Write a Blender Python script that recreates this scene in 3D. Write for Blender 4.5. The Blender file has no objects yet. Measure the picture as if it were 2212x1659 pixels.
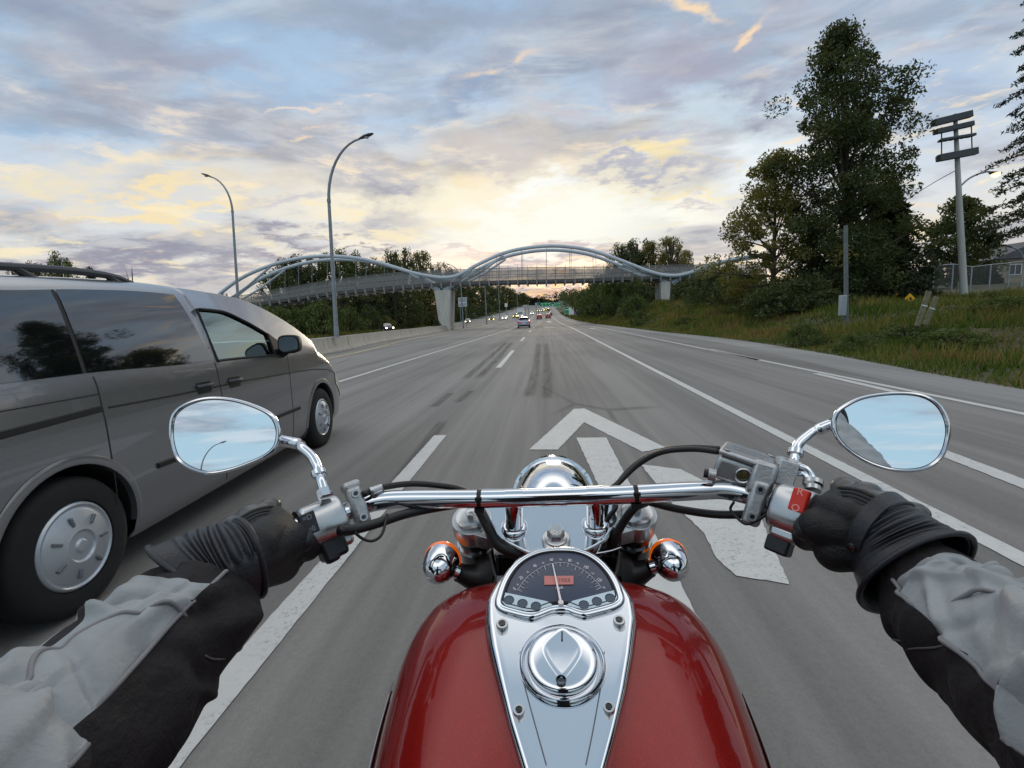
import bpy, bmesh, math, random
import numpy as np
from mathutils import Vector, Matrix
random.seed(7); rng = np.random.default_rng(7)
R = math.radians
SC = bpy.context.scene
COL = SC.collection
# ------------------------------------------------------------------ camera
F, CX, CY, HC = 1060.0, 1106.0, 829.5, 1.36          # measured on a 2212 px wide view of the photograph
def _basis(roll=2.0, vp=(1176, 685)):
    v = np.array([vp[0]-CX, vp[1]-CY, F]); v /= np.linalg.norm(v)
    r = math.radians(roll)
    dn = np.array([math.sin(r), math.cos(r), 0.]); d = dn-np.dot(dn, v)*v; d /= np.linalg.norm(d)
    return np.array([np.cross(d, v), v, -d])
BAS = _basis()
EYE = np.array([0, 0, HC])
def ray(x, y): return BAS @ np.array([x-CX, y-CY, F])
def U(x, y, Y=None, z=None, X=None, d=None):
    """world point seen at (x, y) on a plane Y=, z=, X= or at optical depth d"""
    r = ray(x, y)
    if Y is not None: t = Y/r[1]
    elif z is not None: t = (z-HC)/r[2]
    elif X is not None: t = X/r[0]
    else: t = d/F
    return Vector(EYE+t*r)
def Up(x, y, a, b):                                   # on the sloping plane z = a + b*Y
    r = ray(x, y); t = (a-HC)/(r[2]-b*r[1]); return Vector(EYE+t*r)
def azel(x, y):
    r = ray(x, y); r = r/np.linalg.norm(r)
    return math.degrees(math.atan2(r[0], r[1])), math.degrees(math.asin(r[2]))
cam = bpy.data.cameras.new('camera'); co = bpy.data.objects.new('camera', cam); COL.objects.link(co)
cam.sensor_width = 36.0; cam.sensor_fit = 'HORIZONTAL'; cam.lens = 36.0*F/2212.0
cam.clip_start = 0.02; cam.clip_end = 8000
m = Matrix.Identity(4)
xr, yr, zr_ = BAS @ np.array([1, 0, 0]), BAS @ np.array([0, -1, 0]), BAS @ np.array([0, 0, -1])
for i in range(3): m[i][0], m[i][1], m[i][2], m[i][3] = xr[i], yr[i], zr_[i], EYE[i]
co.matrix_world = m
SC.camera = co
SC.view_settings.view_transform = 'Standard'; SC.view_settings.look = 'None'
SC.view_settings.exposure = 0.0; SC.view_settings.gamma = 1.0
SC.cycles.use_denoising = True
SC.cycles.max_bounces = 8; SC.cycles.transparent_max_bounces = 24
SC.cycles.sample_clamp_indirect = 6
def lin(c):
    f = lambda u: u/12.92 if u <= .04045 else ((u+.055)/1.055)**2.4
    return tuple(f(v/255.0) for v in c)+(1.0,)
# ------------------------------------------------------------------ node helper
class NT:
    def __init__(s, t): s.t = t; s.n = t.nodes; s.l = t.links
    def add(s, kind, ins=None, **kw):
        n = s.n.new(kind)
        for k, v in kw.items(): setattr(n, k, v)
        for k, v in (ins or {}).items():
            if isinstance(v, bpy.types.NodeSocket): s.l.new(v, n.inputs[k])
            else: n.inputs[k].default_value = v
        return n
    def math(s, op, a, b=0.0, c=0.0, clamp=False):
        n = s.add('ShaderNodeMath', {0: a, 1: b, 2: c}, operation=op); n.use_clamp = clamp; return n.outputs[0]
    def mr(s, v, a, b, c=0.0, d=1.0, smooth=True):
        n = s.add('ShaderNodeMapRange', {'Value': v, 1: a, 2: b, 3: c, 4: d})
        n.interpolation_type = 'SMOOTHSTEP' if smooth else 'LINEAR'; return n.outputs[0]
    def mix(s, f, a, b, mode='MIX'):
        n = s.add('ShaderNodeMix', data_type='RGBA', blend_type=mode)
        for k, v in ((0, f), (6, a), (7, b)):
            if isinstance(v, bpy.types.NodeSocket): s.l.new(v, n.inputs[k])
            else: n.inputs[k].default_value = v
        return n.outputs[2]
    def ramp(s, f, stops, interp='LINEAR'):
        n = s.add('ShaderNodeValToRGB', {0: f}); e = n.color_ramp.elements; n.color_ramp.interpolation = interp
        while len(e) < len(stops): e.new(0.5)
        for el, (p, c) in zip(e, stops): el.position = p; el.color = c
        return n.outputs[0]
    def noise(s, vec, scale, detail=4, rough=.55, dist=0.0, out=0, dim='3D'):
        n = s.add('ShaderNodeTexNoise', {'Vector': vec, 'Scale': scale, 'Detail': detail, 'Roughness': rough, 'Distortion': dist}, noise_dimensions=dim)
        return n.outputs[out]
# ------------------------------------------------------------------ world: dusk sky with broken cloud
W = bpy.data.worlds.new('World'); SC.world = W; W.use_nodes = True
t = NT(W.node_tree); t.n.clear()
tc = t.add('ShaderNodeTexCoord').outputs['Generated']
xyz = t.add('ShaderNodeSeparateXYZ', {0: tc}); X_, Y_, Z_ = xyz.outputs
AZ = t.math('MULTIPLY', t.math('ARCTAN2', X_, Y_), 57.2958)
EL = t.math('MULTIPLY', t.math('ARCSINE', Z_), 57.2958)
SUN_EL, SUN_AZ = 7.0, 1.0
sky = t.add('ShaderNodeTexSky', sky_type='NISHITA'); sky.sun_disc = False
sky.sun_elevation = R(SUN_EL); sky.sun_rotation = R(SUN_AZ); sky.air_density = 1.2; sky.dust_density = 2.0
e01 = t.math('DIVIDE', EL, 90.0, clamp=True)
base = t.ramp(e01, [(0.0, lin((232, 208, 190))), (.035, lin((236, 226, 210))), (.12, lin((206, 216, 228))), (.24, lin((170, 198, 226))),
                    (.36, lin((152, 182, 214))), (.44, (.75, .80, .86, 1)), (.54, (1.42, 1.42, 1.42, 1)), (.68, (1.5, 1.48, 1.45, 1)), (.78, (.46, .58, .69, 1)), (1.0, (.36, .48, .59, 1))])  # bright band above the frame added to light the scene, zenith darker for chrome
rear = t.mr(Y_, .15, -.35)                                          # away from the sunset the sky is a plain soft blue
base = t.mix(t.math('MULTIPLY', rear, t.mr(EL, 46, 34)), base, lin((176, 208, 226)))
nis = t.add('ShaderNodeVectorMath', {0: sky.outputs[0], 'Scale': 0.012}, operation='SCALE').outputs[0]
base = t.mix(1.0, base, nis, 'ADD')
# cloud deck coordinates: a flat layer seen in perspective
inv = t.math('DIVIDE', 1.0, t.math('ADD', t.math('MAXIMUM', Z_, 0.0), .16))
px = t.math('MULTIPLY', X_, inv); py = t.math('MULTIPLY', Y_, inv)
P = t.add('ShaderNodeCombineXYZ', {0: px, 1: py, 2: 0.0}).outputs[0]
rot = t.add('ShaderNodeMapping', {'Vector': P, 'Rotation': (0, 0, R(28)), 'Scale': (1.0, 1.7, 1.0)}).outputs[0]
n1 = t.noise(rot, 1.15, 9, .56, .35)
n2 = t.noise(rot, 3.2, 8, .6, .5)
n3 = t.noise(t.add('ShaderNodeMapping', {'Vector': P, 'Rotation': (0, 0, R(-12)), 'Scale': (.7, 2.4, 1.0), 'Location': (4.2, 1.7, 0)}).outputs[0], 2.0, 8, .6, .4)
low = t.mr(EL, 50, 34)
m1 = t.math('MULTIPLY', t.mr(n1, .46, .62), low)
c1 = t.mix(t.mr(n2, .35, .65), lin((146, 153, 169)), lin((188, 191, 200)))
c = t.mix(t.math('MULTIPLY', m1, .78), base, c1)
# thin pale streaks
m3 = t.math('MULTIPLY', t.math('MULTIPLY', t.mr(n3, .50, .66), low), t.math('MULTIPLY_ADD', rear, .4, .55))
front = t.mr(Y_, .2, .8)
warm = t.math('MULTIPLY', front, t.mr(EL, 20, 6))
streak = t.mix(warm, lin((214, 226, 234)), lin((250, 226, 186)))
c = t.mix(m3, c, streak)
# placed cloud features, soft-edged and broken up by noise
wn = t.add('ShaderNodeTexNoise', {'Vector': P, 'Scale': 2.6, 'Detail': 7, 'Roughness': .62}).outputs['Color']
wv = t.add('ShaderNodeVectorMath', {0: wn, 1: (.5, .5, .5)}, operation='SUBTRACT').outputs[0]
AE = t.add('ShaderNodeCombineXYZ', {0: AZ, 1: EL, 2: 0.0}).outputs[0]
def warp(k): return t.add('ShaderNodeVectorMath', {0: wv, 1: (k*1.6, k, 0), 2: AE}, operation='MULTIPLY_ADD').outputs[0]
WARP = {6: warp(14), 2: warp(7)}
def blob(c, x, y, rx, ry, ang, col, alpha, soft=0.0, w=6, mode='MIX', ragged=0.0):
    a0, e0 = azel(x, y); a1, e1 = azel(x+20, y); a2, e2 = azel(x, y-20)
    kx = math.hypot(a1-a0, e1-e0)/20; ky = math.hypot(a2-a0, e2-e0)/20
    v = t.add('ShaderNodeMapping', {'Vector': WARP[w], 'Location': (a0, e0, 0), 'Rotation': (0, 0, R(ang)), 'Scale': (rx*kx, ry*ky, 1)}, vector_type='TEXTURE').outputs[0]
    L = t.add('ShaderNodeVectorMath', {0: v}, operation='LENGTH').outputs['Value']
    f = t.mr(L, 1.0, soft, 0.0, alpha)
    if ragged: f = t.math('MULTIPLY', f, t.mr(n2, .5-ragged*.25, .5+ragged*.12))
    return t.mix(f, c, lin(col), mode)
SKYB = [
 # blue openings and grey masses, upper sky
 (150, 60, 620, 130, 4, (146, 158, 182), .75), (900, 40, 520, 90, 0, (150, 160, 178), .75),
 (1500, 120, 330, 90, 8, (170, 168, 186), .8), (1640, 190, 150, 80, -10, (150, 156, 178), .8),
 (700, 190, 330, 60, 6, (164, 188, 216), .7), (150, 235, 260, 60, 0, (150, 186, 218), .75),
 (980, 210, 240, 60, 14, (146, 164, 192), .8), (1050, 330, 240, 60, -6, (170, 174, 194), .8),
 (420, 120, 300, 60, 10, (168, 170, 188), .6), (2050, 150, 330, 170, 0, (172, 194, 222), .75),
 (1950, 90, 230, 60, 14, (186, 190, 210), .6), (1640, 300, 200, 90, 0, (232, 244, 250), .85), (1520, 245, 130, 45, 0, (196, 220, 236), .7),
 # bright sunset centre
 (900, 400, 900, 170, 4, (248, 230, 200), .5, .2), (1120, 455, 640, 120, 0, (255, 246, 220), .95, .3), (1240, 490, 430, 80, 0, (255, 255, 244), 1.0, .35),
 (1170, 408, 130, 40, -6, (255, 255, 250), 1.0, .3), (900, 360, 300, 40, -10, (255, 236, 194), .9), (1640, 330, 230, 60, 0, (244, 248, 250), .8), (1480, 340, 270, 16, -6, (255, 238, 190), .7),
 (1420, 350, 120, 16, 6, (255, 236, 180), .9), (1480, 415, 240, 14, -4, (255, 240, 190), .9),
 # cream bands, left
 (420, 345, 360, 42, 12, (248, 230, 194), .85), (330, 450, 360, 34, 10, (252, 230, 180), .9), (80, 400, 190, 56, 0, (244, 230, 196), .8),
 (110, 480, 260, 26, 4, (214, 202, 192), .7), (640, 440, 220, 26, 2, (196, 196, 208), .7), (560, 300, 260, 26, 8, (214, 210, 214), .6),
 (820, 395, 180, 20, -4, (186, 182, 196), .8), (1380, 385, 230, 24, 3, (176, 180, 200), .85), (1380, 318, 210, 28, 10, (186, 190, 208), .75),
 (1500, 445, 190, 16, 0, (206, 198, 204), .7),
 # lavender bank low on the left, and low band behind the bridge
 (330, 575, 620, 46, 3, (152, 151, 168), .95), (600, 535, 240, 30, 4, (158, 155, 170), .9), (780, 520, 60, 14, 0, (160, 152, 166), .9),
 (1180, 560, 330, 26, 0, (190, 178, 190), .7), (1880, 560, 330, 24, 0, (196, 192, 204), .7), (430, 622, 360, 12, 2, (236, 220, 186), .7),
 (1180, 612, 300, 16, 0, (186, 168, 178), .9), (1180, 632, 300, 13, 0, (255, 204, 140), .95), (1190, 650, 300, 9, 0, (246, 178, 150), .9),
 (2080, 540, 200, 50, 0, (226, 220, 220), .6),
]
for b in SKYB: c = blob(c, *b)
# thin broken bands of lavender and cream in front of the glow, flatter towards the horizon
AEs = t.add('ShaderNodeMapping', {'Vector': AE, 'Rotation': (0, 0, R(-7)), 'Scale': (.030, .115, 1), 'Location': (3.1, 1.3, 0)}).outputs[0]
n4 = t.noise(AEs, 1.3, 8, .56, .5); n5 = t.noise(AEs, 4.2, 8, .62, .3)
band = t.math('MULTIPLY', t.mr(EL, 2.0, 5.0), t.mr(EL, 34, 18))
da = t.mr(t.add('ShaderNodeVectorMath', {0: t.add('ShaderNodeMapping', {'Vector': AE, 'Location': (azel(1190, 470)[0], azel(1190, 470)[1], 0), 'Scale': (17, 6.5, 1)}, vector_type='TEXTURE').outputs[0]}, operation='LENGTH').outputs['Value'], .3, 1.3)
fv = t.math('MULTIPLY', t.math('MULTIPLY', band, front), da)
c = t.mix(t.math('MULTIPLY', t.math('MULTIPLY', t.mr(n4, .47, .60), fv), .72), c, t.mix(t.mr(n5, .35, .65), lin((158, 161, 174)), lin((204, 202, 206))))
c = t.mix(t.math('MULTIPLY', t.math('MULTIPLY', t.mr(n5, .54, .66), t.math('MULTIPLY', fv, t.mr(EL, 27, 13))), .88), c, t.mix(t.mr(EL, 8, 22), lin((255, 240, 200)), lin((250, 230, 206))))
for b in [(1090, 165, 125, 26, 9, (250, 222, 190), 1.0), (1500, 16, 120, 22, -14, (250, 222, 186), 1.0), (1625, 58, 66, 20, 22, (248, 220, 190), 1.0),
          (640, 232, 110, 8, 10, (244, 224, 204), .8), (760, 205, 70, 7, 12, (240, 226, 212), .7), (650, 290, 60, 7, 18, (246, 222, 190), .7), (1250, 235, 180, 14, -4, (206, 200, 206), .6)]:
    c = blob(c, *b, soft=.15, w=2, ragged=.4)
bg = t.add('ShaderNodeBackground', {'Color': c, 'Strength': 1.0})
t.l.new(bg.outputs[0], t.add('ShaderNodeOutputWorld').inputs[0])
W.cycles.sampling_method = 'MANUAL'; W.cycles.sample_map_resolution = 1024
sun = bpy.data.lights.new('sun', 'SUN'); so = bpy.data.objects.new('sun', sun); COL.objects.link(so)
sun.energy = 0.5; sun.angle = R(10); sun.color = (1.0, .82, .6)
so.rotation_euler = (R(SUN_EL-90), 0, R(-SUN_AZ))
sd = Vector((math.sin(R(SUN_AZ))*math.cos(R(SUN_EL)), math.cos(R(SUN_AZ))*math.cos(R(SUN_EL)), math.sin(R(SUN_EL))))
so.rotation_euler = sd.to_track_quat('Z', 'Y').to_euler()
# ------------------------------------------------------------------ object helpers
def tag(o, label=None, cat=None, group=None, kind=None):
    if label: o['label'] = label
    if cat: o['category'] = cat
    if group: o['group'] = group
    if kind: o['kind'] = kind
    return o
def empty(name, label, cat, loc=(0, 0, 0), rz=0.0, group=None):
    o = bpy.data.objects.new(name, None); COL.objects.link(o); o.empty_display_size = .1
    o.location = loc; o.rotation_euler = (0, 0, rz); bpy.context.view_layer.update()
    return tag(o, label, cat, group)
def copy_tree(o, parent=None):
    k = o.copy(); COL.objects.link(k)
    if parent is not None: k.parent = parent
    for ch in list(o.children): copy_tree(ch, k)
    return k
def unit(v): v = Vector(v); return v.normalized() if v.length > 1e-9 else Vector((0, 0, 1))
def frame(d, up=(0, 0, 1)):
    d = unit(d); s = d.cross(Vector(up))
    if s.length < 1e-4: s = d.cross(Vector((1, 0, 0)))
    s.normalize(); return s, s.cross(d)
def smooth_path(pts, n=6):
    P_ = [Vector(p) for p in pts]; out = []
    for i in range(len(P_)-1):
        p0, p1, p2, p3 = P_[max(i-1, 0)], P_[i], P_[i+1], P_[min(i+2, len(P_)-1)]
        for k in range(n):
            u = k/n
            out.append(.5*((2*p1)+(p2-p0)*u+(2*p0-5*p1+4*p2-p3)*u*u+(3*p1-p0-3*p2+p3)*u**3))
    out.append(P_[-1]); return out
def interp(xs, ys, x):                                # monotone cubic
    xs = np.asarray(xs, float); ys = np.asarray(ys, float); h = np.diff(xs); d = np.diff(ys)/h
    mm = np.zeros_like(ys); mm[0], mm[-1] = d[0], d[-1]
    for i in range(1, len(xs)-1): mm[i] = 0 if d[i-1]*d[i] <= 0 else 2*d[i-1]*d[i]/(d[i-1]+d[i])
    x = np.clip(x, xs[0], xs[-1]); i = np.clip(np.searchsorted(xs, x)-1, 0, len(h)-1); u = (x-xs[i])/h[i]
    return ys[i]*(2*u**3-3*u*u+1)+h[i]*mm[i]*(u**3-2*u*u+u)+ys[i+1]*(-2*u**3+3*u*u)+h[i]*mm[i+1]*(u**3-u*u)
class MB:
    def __init__(s): s.v = []; s.f = []; s.m = []
    def add(s, vs, fs, mi=0):
        b = len(s.v); s.v += [tuple(v) for v in vs]; s.f += [tuple(b+i for i in f) for f in fs]; s.m += [mi]*len(fs); return s
    def box(s, c, size, rot=None, mi=0, taper=1.0):
        x, y, z = (k/2 for k in size); c = Vector(c)
        vs = [Vector((sx*x*(taper if sz > 0 else 1), sy*y*(taper if sz > 0 else 1), sz*z)) for sz in (-1, 1) for sy in (-1, 1) for sx in (-1, 1)]
        if rot is not None: vs = [rot @ v for v in vs]
        return s.add([v+c for v in vs], [(0, 2, 3, 1), (4, 5, 7, 6), (0, 1, 5, 4), (2, 6, 7, 3), (0, 4, 6, 2), (1, 3, 7, 5)], mi)
    def tube(s, pts, r, seg=12, mi=0, cap=True, flat=(1, 1), up=(0, 0, 1)):
        pts = [Vector(p) for p in pts]; n = len(pts)
        rr = [r]*n if not hasattr(r, '__len__') else list(r)
        vs = []; prev = None
        for i, p in enumerate(pts):
            d = unit(pts[min(i+1, n-1)]-pts[max(i-1, 0)])
            if prev is None: a, b = frame(d, up)
            else:
                a = prev-d*prev.dot(d); a = a.normalized() if a.length > 1e-6 else frame(d, up)[0]; b = a.cross(d)
            prev = a
            for k in range(seg):
                w = 2*math.pi*k/seg; vs.append(p+(a*math.cos(w)*flat[0]+b*math.sin(w)*flat[1])*rr[i])
        fs = [(i*seg+k, i*seg+(k+1) % seg, (i+1)*seg+(k+1) % seg, (i+1)*seg+k) for i in range(n-1) for k in range(seg)]
        if cap: fs += [tuple(reversed(range(seg))), tuple((n-1)*seg+k for k in range(seg))]
        return s.add(vs, fs, mi)
    def lathe(s, o, axis, prof, seg=24, mi=0, up=(0, 0, 1), cap=True):
        o = Vector(o); ax = unit(axis); a, b = frame(ax, up); vs = []
        for (h, r) in prof:
            for k in range(seg):
                w = 2*math.pi*k/seg; vs.append(o+ax*h+(a*math.cos(w)+b*math.sin(w))*max(r, 1e-5))
        n = len(prof)
        fs = [(i*seg+k, i*seg+(k+1) % seg, (i+1)*seg+(k+1) % seg, (i+1)*seg+k) for i in range(n-1) for k in range(seg)]
        if cap: fs += [tuple(reversed(range(seg))), tuple((n-1)*seg+k for k in range(seg))]
        return s.add(vs, fs, mi)
    def grid(s, rows, mi=0, close=False):
        nr, nc = len(rows), len(rows[0]); vs = [p for r in rows for p in r]
        fs = [(i*nc+k, i*nc+(k+1) % nc, (i+1)*nc+(k+1) % nc, (i+1)*nc+k) for i in range(nr-1) for k in range(nc if close else nc-1)]
        return s.add(vs, fs, mi)
    def prism(s, pts, nrm, h, mi=0, side=None):               # a flat outline given thickness h along -nrm
        pts = [Vector(p) for p in pts]; nrm = unit(nrm); n = len(pts)
        ar = sum((((pts[i]-pts[0]).cross(pts[(i+1) % n]-pts[0])).dot(nrm) for i in range(n)))
        if ar < 0: pts = pts[::-1]
        vs = pts+[p-nrm*h for p in pts]
        s.add(vs, [tuple(range(n)), tuple(reversed(range(n, 2*n)))], mi)
        return s.add(vs, [(i, i+n, (i+1) % n+n, (i+1) % n) for i in range(n)], mi if side is None else side)
    def build(s, name, mat, parent=None, smooth=35, bevel=0.0, bseg=2, sub=0, fixn=True):
        me = bpy.data.meshes.new(name); me.from_pydata(s.v, [], s.f)
        mats = mat if isinstance(mat, (list, tuple)) else [mat]
        for q in mats: me.materials.append(q)
        if len(mats) > 1: me.polygons.foreach_set('material_index', s.m)
        if fixn:
            bm = bmesh.new(); bm.from_mesh(me); bmesh.ops.remove_doubles(bm, verts=bm.verts, dist=1e-6)
            bmesh.ops.recalc_face_normals(bm, faces=bm.faces); bm.to_mesh(me); bm.free()
        if smooth:
            me.polygons.foreach_set('use_smooth', [True]*len(me.polygons))
            if smooth < 180: me.set_sharp_from_angle(angle=R(smooth))
        me.update()
        o = bpy.data.objects.new(name, me); COL.objects.link(o)
        if bevel:
            b = o.modifiers.new('bevel', 'BEVEL'); b.width = bevel; b.segments = bseg; b.limit_method = 'ANGLE'; b.angle_limit = R(35); b.harden_normals = False
        if sub:
            q = o.modifiers.new('sub', 'SUBSURF'); q.levels = sub; q.render_levels = sub
        if parent is not None:
            o.parent = parent; o.matrix_parent_inverse = parent.matrix_world.inverted()
        return o
def npmesh(name, V, Fq, mat, parent=None, smooth=False):
    """fast mesh from arrays: V (n,3), Fq (m,k)"""
    V = np.asarray(V, np.float32); Fq = np.asarray(Fq, np.int32); k = Fq.shape[1]
    me = bpy.data.meshes.new(name); me.vertices.add(len(V)); me.vertices.foreach_set('co', V.ravel())
    me.loops.add(Fq.size); me.loops.foreach_set('vertex_index', Fq.ravel())
    me.polygons.add(len(Fq)); me.polygons.foreach_set('loop_start', np.arange(len(Fq), dtype=np.int32)*k)
    me.update(calc_edges=True); me.materials.append(mat)
    if smooth: me.polygons.foreach_set('use_smooth', [True]*len(Fq))
    o = bpy.data.objects.new(name, me); COL.objects.link(o)
    if parent is not None: o.parent = parent; o.matrix_parent_inverse = parent.matrix_world.inverted()
    return o
# ------------------------------------------------------------------ materials
MATS = {}
def mat(name, col, rough=.5, metal=0.0, var=.0, vscale=6.0, bump=0.0, bscale=40.0, coat=0.0, spec=.5, trans=0.0, alpha=1.0, emit=None, es=0.0, aniso=None, rvar=0.0, srgb=True, ior=1.45):
    if name in MATS: return MATS[name]
    m_ = bpy.data.materials.new(name); m_.use_nodes = True; q = NT(m_.node_tree); b = q.n['Principled BSDF']
    cc = lin(col) if srgb else tuple(col)+(1.0,)
    b.inputs['Base Color'].default_value = cc
    b.inputs['Roughness'].default_value = rough; b.inputs['Metallic'].default_value = metal
    b.inputs['Coat Weight'].default_value = coat; b.inputs['Coat Roughness'].default_value = .03
    b.inputs['Specular IOR Level'].default_value = spec; b.inputs['Transmission Weight'].default_value = trans
    b.inputs['Alpha'].default_value = alpha; b.inputs['IOR'].default_value = ior
    if emit: b.inputs['Emission Color'].default_value = lin(emit); b.inputs['Emission Strength'].default_value = es
    if var or bump or rvar:
        tcn = q.add('ShaderNodeTexCoord').outputs['Object']
        if aniso: tcn = q.add('ShaderNodeMapping', {'Vector': tcn, 'Scale': aniso}).outputs[0]
        nz = q.noise(tcn, vscale, 6, .6)
        if var:
            dk = tuple(v*(1-var) for v in cc[:3])+(1,); lt = tuple(min(1, v*(1+var)) for v in cc[:3])+(1,)
            q.l.new(q.mix(q.mr(nz, .3, .7), dk, lt), b.inputs['Base Color'])
        if rvar: q.l.new(q.mr(nz, .3, .7, max(0, rough-rvar), min(1, rough+rvar)), b.inputs['Roughness'])
        if bump:
            nb = q.noise(tcn, bscale, 4, .6)
            q.l.new(q.add('ShaderNodeBump', {'Height': nb, 'Strength': bump, 'Distance': .01}).outputs[0], b.inputs['Normal'])
    MATS[name] = m_; return m_
def leafmat(name, dark, light, tl=.25):
    if name in MATS: return MATS[name]
    m_ = bpy.data.materials.new(name); m_.use_nodes = True; q = NT(m_.node_tree); q.n.clear()
    g = q.add('ShaderNodeNewGeometry')
    pos = g.outputs['Position']; ri = g.outputs['Random Per Island']
    nz = q.noise(pos, .55, 3, .5)
    f = q.math('ADD', q.math('MULTIPLY', ri, .55), q.mr(nz, .3, .7, 0, .45))
    col = q.mix(f, tuple(dark)+(1,), tuple(light)+(1,))
    d = q.add('ShaderNodeBsdfDiffuse', {'Color': col})
    tr = q.add('ShaderNodeBsdfTranslucent', {'Color': q.mix(.5, col, (.20, .18, .02, 1))})
    gl = q.add('ShaderNodeBsdfGlossy', {'Color': (.5, .5, .5, 1), 'Roughness': .5})
    s1 = q.add('ShaderNodeMixShader', {0: tl, 1: d.outputs[0], 2: tr.outputs[0]})
    s2 = q.add('ShaderNodeMixShader', {0: .04, 1: s1.outputs[0], 2: gl.outputs[0]})
    q.l.new(s2.outputs[0], q.add('ShaderNodeOutputMaterial').inputs[0])
    MATS[name] = m_; return m_
# ------------------------------------------------------------------ road and terrain
def zr(Y): return np.where(np.asarray(Y) > 70, .00010*np.maximum(np.asarray(Y)-70., 0)**2, 0.0) if np.ndim(Y) else (.00010*max(Y-70., 0)**2)
def edge_r(Y): return interp([-60, 0, 7.5, 16, 24, 36, 90, 500], [6.6, 6.6, 6.95, 8.0, 8.4, 8.0, 7.7, 7.7], Y)
def edge_l(Y): return interp([-60, 0, 24, 35, 46, 81, 500], [-10.6, -10.6, -11.2, -12.5, -13.3, -14.6, -14.6], Y)
def far_l(Y): return interp([-60, 0, 60, 100, 250, 400, 500], [-27., -27., -29., -30., -27., -20., -18.], Y)
YS = np.concatenate([np.arange(-60, 60, 1.5), np.arange(60, 460, 5.)])
def asphalt(name, c0, c1, stains=True):
    m_ = bpy.data.materials.new(name); m_.use_nodes = True; q = NT(m_.node_tree); b = q.n['Principled BSDF']
    p = q.add('ShaderNodeNewGeometry').outputs['Position']
    st = q.add('ShaderNodeMapping', {'Vector': p, 'Scale': (1.0, .02, 1.0)}).outputs[0]     # long tyre-worn streaks along the lanes
    a = q.noise(st, 1.1, 3, .5); a2 = q.noise(st, 7.0, 3, .6)
    big = q.noise(p, .12, 4, .5); agg = q.noise(p, 120, 3, .7); agg2 = q.noise(p, 28, 4, .7)
    f = q.math('ADD', q.math('MULTIPLY', a, .5), q.math('ADD', q.math('MULTIPLY', a2, .25), q.math('MULTIPLY', big, .3)))
    col = q.mix(q.mr(f, .40, .64), tuple(v*.86 for v in c0[:3])+(1,), tuple(v*1.06 for v in c1[:3])+(1,))
    ag = q.math('ADD', q.math('MULTIPLY', q.mr(agg, .3, .7, -.2, .2), .45), q.mr(agg2, .3, .7, .96, 1.04))
    col = q.mix(1.0, col, q.add('ShaderNodeCombineXYZ', {0: ag, 1: ag, 2: ag}).outputs[0], 'MULTIPLY')
    # sealed cracks
    vo = q.add('ShaderNodeTexVoronoi', {'Vector': q.add('ShaderNodeMapping', {'Vector': p, 'Scale': (.28, .10, 1)}).outputs[0], 'Scale': 1.0}, feature='DISTANCE_TO_EDGE')
    ck = q.math('MULTIPLY', q.mr(vo.outputs[0], .012, .004), q.mr(q.noise(p, .2, 2), .5, .6))
    col = q.mix(q.math('MULTIPLY', ck, .45), col, (.04, .04, .042, 1))
    q.l.new(col, b.inputs['Base Color']); b.inputs['Roughness'].default_value = .82; b.inputs['Specular IOR Level'].default_value = .35
    q.l.new(q.add('ShaderNodeBump', {'Height': agg, 'Strength': .2, 'Distance': .006}).outputs[0], b.inputs['Normal'])
    return m_
M_ROAD = asphalt('asphalt', (.150, .142, .136, 1), (.205, .194, .184, 1))
M_SHO = asphalt('shoulder_asphalt', (.20, .197, .192, 1), (.25, .245, .235, 1))
M_PAINT = bpy.data.materials.new('road_paint'); M_PAINT.use_nodes = True
q = NT(M_PAINT.node_tree); b = q.n['Principled BSDF']; p = q.add('ShaderNodeNewGeometry').outputs['Position']
wear = q.math('MULTIPLY', q.mr(q.noise(p, 45, 5, .7), .52, .68), q.mr(q.noise(p, 1.3, 3), .35, .6))
q.l.new(q.mix(q.math('MULTIPLY', wear, .8), q.mix(q.noise(p, 6, 4), (.42, .42, .41, 1), (.55, .54, .525, 1)), (.2, .2, .2, 1)), b.inputs['Base Color']); b.inputs['Roughness'].default_value = .7
M_YEL = mat('yellow_paint', (205, 180, 120), .7, var=.2, vscale=12)
def ribbon(name, xa, xb, dz, material, Ys=YS, nx=2, kind='structure', dzf=None):
    rows = []
    for Y in Ys:
        a, b_ = float(xa(Y)), float(xb(Y))
        rows.append([(a+(b_-a)*k/(nx-1), Y, float(zr(Y))+dz) for k in range(nx)])
    o = MB().grid(rows).build(name, material, smooth=0); tag(o, kind=kind); return o
o = ribbon('road', lambda Y: edge_l(Y)-.3, lambda Y: edge_r(Y)-1.2, .004, M_ROAD, nx=6)
o = ribbon('road_shoulder', lambda Y: edge_r(Y)-1.2, lambda Y: edge_r(Y), .0045, M_SHO)
o = ribbon('opposite_road', lambda Y: far_l(Y), lambda Y: edge_l(Y)-.3, .004, M_SHO, nx=5)
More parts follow.
